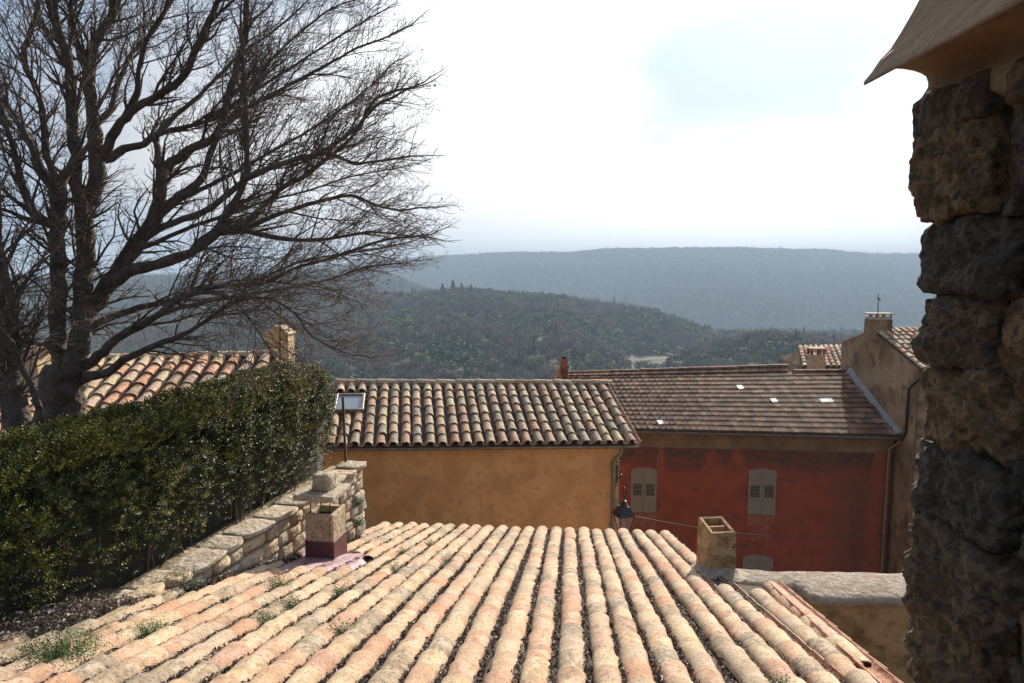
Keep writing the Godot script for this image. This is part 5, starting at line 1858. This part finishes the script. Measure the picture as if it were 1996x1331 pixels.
func sprig(seed_: int, leaves: int) -> ArrayMesh:
	var r := RandomNumberGenerator.new()
	r.seed = seed_
	var mb := MB.new()
	for i in leaves:
		var f := i / float(leaves - 1)
		var a := i * 2.4 + r.randf_range(-0.4, 0.4)
		var o := Vector3(0, f * 0.085, 0)
		var lift := lerpf(0.1, 0.95, f) + r.randf_range(-0.2, 0.2)
		var d := Vector3(cos(a), lift, sin(a)).normalized()
		var l := r.randf_range(0.022, 0.034) * lerpf(1.0, 0.75, f)
		var w := l * 0.30
		var s := d.cross(Vector3.UP).normalized()
		var n := s.cross(d).normalized()
		var b := o + d * 0.004
		var m := o + d * l * 0.5 - n * 0.002
		var e := o + d * l
		var n0 := mb.v.size()
		for p in [b, m + s * w + n * 0.003, e, m - s * w + n * 0.003, m]:
			mb.v.append(p)
		mb.tri(n0, n0 + 1, n0 + 4)
		mb.tri(n0 + 1, n0 + 2, n0 + 4)
		mb.tri(n0 + 2, n0 + 3, n0 + 4)
		mb.tri(n0 + 3, n0, n0 + 4)
	return mb.mesh()


func hedge() -> void:
	var h := thing("hedge", "clipped dark evergreen hedge along the top of the stone wall", "hedge", Vector3(-3.6, 8.9, -7))
	var a := Vector3(-2.70, 0, -10.68)   # foot of the front face, far end
	var b := Vector3(-4.55, 0, -2.2)
	var run := b - a
	var len := run.length()
	var dir := run / len
	var inn := Vector3(dir.z, 0, -dir.x)   # away from the roof
	if inn.x > 0.0:
		inn = -inn
	var lump := FastNoiseLite.new()
	lump.seed = 3
	lump.frequency = 1.1
	lump.fractal_octaves = 3
	var deep := 0.95
	var face_at := func(s: float, u: float) -> Array:
		# u runs up the front face, over the top and down the back; returns point and outward direction
		var top := 10.50 - 0.05 * s / len
		var low := 8.88
		# the far end is rounded off
		var end := clampf(s / 0.75, 0.0, 1.0)
		var round_ := sqrt(1.0 - (1.0 - end) * (1.0 - end))
		var ang := u * PI
		var tall := (top - low) * lerpf(0.80, 1.0, round_)
		var c := cos(ang)
		var sn := sin(ang)
		var x := signf(c) * pow(absf(c), 0.35) * deep * 0.5 * lerpf(0.35, 1.0, round_)
		var yy := pow(sn, 0.42) * tall
		var p := a + dir * s + inn * (deep * 0.5 - x) + Vector3(0, low + yy, 0)
		var o := (-inn * c * absf(c) * 1.3 + Vector3(0, sn * sn * sn, 0) - dir * (1.0 - end) * 0.9).normalized()
		return [p, o]
	# solid core, coloured near black for the shade deep inside the hedge
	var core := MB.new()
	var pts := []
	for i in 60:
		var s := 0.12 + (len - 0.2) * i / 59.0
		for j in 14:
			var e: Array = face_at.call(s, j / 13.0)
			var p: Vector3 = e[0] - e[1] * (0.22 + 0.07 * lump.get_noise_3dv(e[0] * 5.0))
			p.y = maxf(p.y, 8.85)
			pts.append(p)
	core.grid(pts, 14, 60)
	var cp := put("shade_core", core.mesh(), mat(lin(0.020, 0.018, 0.012), 0.95), h)
	cp.set_meta("kind", "stuff")
	var r := RandomNumberGenerator.new()
	r.seed = 88
	var shapes := [sprig(1, 11), sprig(2, 9), sprig(3, 12)]
	for v in 3:
		var places := []
		var tints := []
		for k in 17000:
			var s := len * r.randf()
			var u := r.randf_range(0.0, 0.72) if r.randf() < 0.92 else r.randf()
			var e: Array = face_at.call(s, u)
			var p: Vector3 = e[0]
			var o: Vector3 = e[1]
			var n := lump.get_noise_3dv(p * 1.6)
			var n2 := lump.get_noise_3dv(p * 4.5 + Vector3(30, 0, 0))
			var sink := r.randf() * r.randf() * 0.24 - 0.02 - n * 0.09
			# the face is thin and gappy, the clipped top is dense
			if n2 < -0.03 and r.randf() < (0.86 if p.y < 10.30 else 0.4):
				continue
			if p.y < 9.35 and r.randf() < (9.35 - p.y) * (0.7 if s < len * 0.5 else 0.4):
				continue
			p -= o * sink
			var d := (o * 0.9 + Vector3(r.randfn(), r.randfn(), r.randfn()) * 0.55 + Vector3(0, 0.55, 0)).normalized()
			var x := d.cross(Vector3(r.randfn(), r.randfn(), r.randfn())).normalized()
			var sc := r.randf_range(0.8, 1.35)
			places.append(Transform3D(Basis(x, d, x.cross(d)).scaled_local(Vector3.ONE * sc), p))
			var g := r.randf_range(0.7, 1.3)
			var young_and_sunlit := r.randf() < 0.24 + 0.4 * n + (0.34 if p.y > 10.25 else 0.0)  # young leaves anywhere, extra ones on top paint its sunlit brightness
			var c := Color(0.190, 0.180, 0.020) * g if young_and_sunlit else Color(0.029, 0.043, 0.009) * g
			if r.randf() < 0.01:
				c = Color(0.16, 0.07, 0.03) * g
			c.a = 1.0
			tints.append(c)
		scatter("foliage", shapes[v], M.leaf, places, tints, h)
	# bare stems showing low on the face
	var stems := MB.new()
	for k in 60:
		var s := len * r.randf_range(0.08, 1.0)
		var e: Array = face_at.call(s, r.randf_range(0.01, 0.05))
		var p: Vector3 = e[0] + inn * r.randf_range(0.05, 0.4)
		p.y = 8.87
		var q := p + Vector3(r.randfn() * 0.12, r.randf_range(0.4, 1.1), r.randfn() * 0.12) - inn * r.randf_range(0.0, 0.2)
		stems.tube([p, p.lerp(q, 0.5) + Vector3(r.randfn(), 0, r.randfn()) * 0.03, q], [0.012, 0.008, 0.004], 5, false)
	var so := put("stems", stems.mesh(), M.twig, h)
	so.set_meta("kind", "stuff")


func lantern_and_cables() -> void:
	var t := thing("wall_lantern", "black street lantern hung from a scrolled bracket on the ochre wall corner", "lantern", Vector3(2.43, 7.2, -15.0))
	var mb := MB.new()
	var w := Vector3(2.37, 0, -15.06)
	mb.box(w + Vector3(0, 7.42, 0), Vector3(0.030, 0.28, 0.022), 0.004)
	var plate := put("wall_plate", mb.mesh(), M.iron, t)
	for y in [7.64, 7.19]:
		mb = MB.new()
		mb.lathe([Vector2(0.017, 0.0), Vector2(0.014, 0.008), Vector2(0.0, 0.011)], Vector3.ZERO, 10)
		put("bolt", mb.mesh(), M.bolt, plate, Transform3D(Basis(Vector3.RIGHT, PI * 0.5), w + Vector3(0, y, 0.022)))
	var lx := 2.50
	var lz := -14.78
	mb = MB.new()
	mb.tube([w + Vector3(0.02, 7.58, 0.02), w + Vector3(0.08, 7.52, 0.10), w + Vector3(0.15, 7.38, 0.22), Vector3(lx + 0.05, 7.22, lz + 0.02), Vector3(lx + 0.045, 7.05, lz + 0.01), Vector3(lx + 0.01, 6.94, lz), Vector3(lx, 6.86, lz)], [0.014, 0.014, 0.014, 0.014, 0.014, 0.014, 0.014], 8)
	mb.tube([Vector3(lx + 0.01, 6.94, lz), Vector3(lx - 0.025, 7.0, lz), Vector3(lx - 0.03, 7.10, lz), Vector3(lx - 0.01, 7.19, lz), Vector3(lx + 0.015, 7.17, lz)], [0.013, 0.013, 0.012, 0.011, 0.010], 8)
	mb.tube([w + Vector3(0.02, 7.30, 0.02), w + Vector3(0.07, 7.33, 0.07), w + Vector3(0.09, 7.42, 0.12)], [0.012, 0.012, 0.012], 8)
	put("bracket", mb.mesh(), M.iron, t)
	mb = MB.new()
	mb.lathe([Vector2(0.03, 6.80), Vector2(0.075, 6.81), Vector2(0.05, 6.84), Vector2(0.06, 6.87), Vector2(0.02, 6.89), Vector2(0.0, 6.90)], Vector3(lx, 0, lz), 14)
	mb.lathe([Vector2(0.10, 6.74), Vector2(0.085, 6.78), Vector2(0.05, 6.81)], Vector3(lx, 0, lz), 14)
	put("finial", mb.mesh(), M.iron, t)
	mb = MB.new()
	var turn := Basis(Vector3.UP, 0.30)
	var ring := func(hw: float, y: float) -> Array:
		var o := []
		for s in [[-1, 1], [1, 1], [1, -1], [-1, -1]]:
			o.append(Vector3(lx, y, lz) + turn * Vector3(s[0] * hw, 0, s[1] * hw))
		return o
	mb.prism(ring.call(0.185, 6.56), ring.call(0.095, 6.75))
	mb.prism(ring.call(0.20, 6.545), ring.call(0.185, 6.56))
	put("hood", mb.mesh(), M.iron, t)
	var up: Array = ring.call(0.165, 6.545)
	var dn: Array = ring.call(0.095, 6.16)
	for i in 4:
		mb = MB.new()
		mb.tube([up[i], dn[i]], [0.011, 0.011], 6)
		put("frame_bar", mb.mesh(), M.iron, t)
		mb = MB.new()
		var j := (i + 1) % 4
		mb.face(up[i].lerp(up[j], 0.03), up[i].lerp(up[j], 0.97), dn[i].lerp(dn[j], 0.95), dn[i].lerp(dn[j], 0.05))
		var gm := StandardMaterial3D.new()
		gm.albedo_color = Color(0.9, 0.95, 0.95, 0.08)
		gm.transparency = BaseMaterial3D.TRANSPARENCY_ALPHA
		gm.roughness = 0.05
		put("pane", mb.mesh(), gm, t)
	mb = MB.new()
	mb.prism(ring.call(0.10, 6.13), ring.call(0.10, 6.16))
	put("base_ring", mb.mesh(), M.iron, t)
	mb = MB.new()
	mb.tube([w + Vector3(-0.02, 7.14, 0.015), w + Vector3(-0.06, 7.0, 0.01), w + Vector3(-0.05, 6.7, 0.01), w + Vector3(-0.055, 5.0, 0.01)], [0.008, 0.008, 0.008, 0.008], 5)
	put("feed_cable", mb.mesh(), M.cable, t)
	for c in [[Vector3(2.45, 6.46, -15.15), Vector3(12.30, 3.30, -21.72), 0.30, 0.012, "twisted grey cable sagging across the red house front"], [Vector3(2.46, 4.9, -15.2), Vector3(12.30, 2.80, -21.72), 0.15, 0.006, "thin lower wire strung across the red house front"]]:
		mb = MB.new()
		var pts := []
		var pts2 := []
		var rad := []
		for i in 61:
			var f := i / 60.0
			var p: Vector3 = c[0].lerp(c[1], f) - Vector3(0, c[2] * 4.0 * f * (1.0 - f), 0)
			var g := f * 190.0
			pts.append(p + Vector3(0, sin(g), cos(g)) * c[3] * 0.6)
			pts2.append(p - Vector3(0, sin(g), cos(g)) * c[3] * 0.6)
			rad.append(c[3] * 0.7)
		mb.tube(pts, rad, 5)
		mb.tube(pts2, rad, 5)
		var o := put("overhead_cable", mb.mesh(), M.cable)
		tag(o, c[4], "cable")


# ---------------------------------------------------------------- leaf litter and weeds on the roof

func leaf_curl(seed_: int) -> ArrayMesh:
	var r := RandomNumberGenerator.new()
	r.seed = seed_
	var mb := MB.new()
	var pts := []
	var curl := r.randf_range(0.5, 1.4)
	for j in 5:
		var f := j / 4.0
		var w := sin(f * PI * 0.94 + 0.1) * r.randf_range(0.16, 0.24)
		for i in 3:
			var s := i - 1.0
			pts.append(Vector3(s * w * cos(curl * 0.6), absf(s) * w * sin(curl) + sin(f * PI) * 0.12 * curl - 0.06, f - 0.5))
	mb.grid(pts, 3, 5)
	return mb.mesh()


func litter_and_weeds() -> void:
	var r := RandomNumberGenerator.new()
	r.seed = 61
	var shapes := [leaf_curl(1), leaf_curl(2), leaf_curl(3)]
	var patch := FastNoiseLite.new()
	patch.seed = 12
	patch.frequency = 1.3
	var b := near_frame()
	var places := [[], [], []]
	var tints := [[], [], []]
	var drop := func(p: Vector3, size: float) -> void:
		var k := r.randi() % 3
		var basis := b * Basis.from_euler(Vector3(r.randfn() * 0.6, r.randf() * TAU, r.randfn() * 0.6))
		places[k].append(Transform3D(basis.scaled_local(Vector3.ONE * size), p))
		var g := r.randf()
		var c := Color(0.085, 0.060, 0.048)
		if g > 0.72:
			c = Color(0.44, 0.38, 0.33)
		elif g > 0.55:
			c = Color(0.20, 0.155, 0.125)
		elif g > 0.35:
			c = Color(0.13, 0.075, 0.05)
		c *= r.randf_range(0.75, 1.25)
		c.a = 1.0
		tints[k].append(c)
	for k in range(-18, 8):
		for i in 2100:
			var s := r.randf_range(-1.2, 7.9)
			var x := k + 0.5
			if x < near_left(s) + 0.2:
				continue
			var n := patch.get_noise_2d(x * 3.0, s * 1.5)
			if x > 4.0 and r.randf() < 0.45 + n:
				continue
			if r.randf() < n * 0.7:
				continue
			drop.call(near_point(x + clampf(r.randfn() * 0.06, -0.13, 0.13), s, 0.022 + r.randf() * 0.035 * (1.0 + n)), r.randf_range(0.022, 0.050))
	# the drift between wall, hedge and roof on the left
	for i in 9000:
		var s := r.randf_range(-1.2, 4.3)
		var q := absf(r.randfn()) * 1.1
		var k := near_left(s) + 0.75 - q * lerpf(1.0, 0.35, clampf((s - 1.4) / 2.0, 0.0, 1.0))
		var heap := 0.055 + 0.05 * exp(-q)
		if s < 1.6:
			heap += 0.06 * clampf(q, 0.0, 1.5)
		drop.call(near_point(k, s, heap * r.randf_range(0.4, 1.1)), r.randf_range(0.025, 0.055))
	var labels := ["dry brown leaves filling the channels between the tile rows", "grey curled dry leaves caught between the near roof's tiles", "dark dead leaves drifted along the roof channels and wall foot"]
	for k in 3:
		var o := scatter("leaf_litter", shapes[k], M.litter, places[k], tints[k])
		tag(o, labels[k], "leaves", "", "stuff")
	# soil bed the drift lies on
	var mb := MB.new()
	var pts := []
	for j in 30:
		var s := lerpf(-1.8, 3.4, j / 29.0)
		for i in 6:
			var k := near_left(s) + 0.6 - i * 0.75
			pts.append(near_point(k, s, 0.03 + 0.012 * i + 0.02 * sin(j * 1.7 + i)))
	mb.grid(pts, 6, 30)
	var bed := put("earth_bank", mb.mesh(), M.soil)
	tag(bed, "", "", "", "structure")
	# weeds: [row, metres down the roof, size, count, label]
	var list := [
		[-14.5, 0.12, 0.26, 620, "large green weed clump on the tiles at the lower left"],
		[-13.5, 0.75, 0.12, 120, "small green weed beside the large clump on the left tiles"],
		[-12.5, 2.55, 0.16, 130, "yellow green weed low in the channel below the stone chimney"],
		[-10.5, 1.75, 0.12, 110, "weed between two orange rows left of centre"],
		[-10.5, 1.25, 0.12, 90, "dark weed lower down the same left channel"],
		[-9.5, 2.35, 0.10, 80, "small weed tuft in a channel left of centre"],
		[-8.5, 3.6, 0.12, 90, "weed tuft right of the purple flashing sheet"],
		[-9.5, 4.9, 0.10, 70, "small weed halfway up the channel beyond the flashing"],
		[-8.5, 5.6, 0.10, 70, "low weed in the channel near the eave, left part"],
		[-6.5, 4.2, 0.10, 70, "weed speck in the channel left of the roof's middle"],
		[-7.5, 1.05, 0.12, 90, "weed between grey tiles near the bottom edge"],
		[-8.6, 7.85, 0.22, 110, "grassy tuft standing up at the far eave"],
		[-5.9, 7.85, 0.13, 60, "small grassy tuft at the far eave, right of the taller one"],
		[5.6, 0.25, 0.09, 60, "mossy weed in a channel at the lower right"]]
	var blade := sprig(9, 7)
	for e in list:
		var at := near_point(e[0], e[1], 0.04)
		weed("roof_weed", e[4], at, e[2], e[3], blade, r, e[1] > 7.0)
	weed("wall_weed", "dark leafy plant at the foot of the stone wall's near end", Vector3(-3.22, 8.93, -6.38), 0.20, 260, blade, r, false)
	weed("wall_weed", "dark plant growing from the stone wall behind the chimney, upper one", Vector3(-2.28, 8.55, -9.75), 0.14, 200, blade, r, false)
	weed("wall_weed", "dark plant growing from the stone wall behind the chimney, lower one", Vector3(-2.26, 8.25, -9.75), 0.12, 160, blade, r, false)


func weed(called: String, label: String, at: Vector3, size: float, count: int, blade: Mesh, r: RandomNumberGenerator, grassy: bool) -> void:
	var t := thing(called, label, "weed", at, "weeds on roof and wall")
	var places := []
	var tints := []
	for i in count:
		var p := Vector3(r.randfn() * 0.42, absf(r.randfn()) * 0.28, r.randfn() * 0.42) * size
		var d := (p * 1.2 / size + Vector3(0, 0.8, 0) + Vector3(r.randfn(), r.randfn(), r.randfn()) * 0.3).normalized()
		var x := d.cross(Vector3(r.randfn(), 0.2, r.randfn())).normalized()
		var sc := Vector3(1, 1, 1) * r.randf_range(0.45, 0.85)
		if grassy:
			sc = Vector3(0.25, 2.2 * r.randf_range(0.5, 1.2), 0.25)
			p.y *= 0.2
		places.append(Transform3D(Basis(x, d, x.cross(d)).scaled_local(sc), at + p))
		var g := r.randf_range(0.7, 1.3)
		var c := Color(0.07, 0.13, 0.025) * g
		if called == "wall_weed":
			c = Color(0.03, 0.06, 0.018) * g
		elif label.begins_with("yellow"):
			c = Color(0.16, 0.15, 0.03) * g
		c.a = 1.0
		tints.append(c)
	scatter("leaves", blade, M.weed, places, tints, t)
	var mb := MB.new()
	for i in 7:
		var q := Vector3(r.randfn() * 0.3, r.randf_range(0.2, 0.5), r.randfn() * 0.3) * size
		mb.tube([at - Vector3(0, 0.02, 0), at + q * 0.5, at + q], [0.003, 0.0025, 0.0015], 4, false)
	put("stalks", mb.mesh(), M.weed_stalk, t)
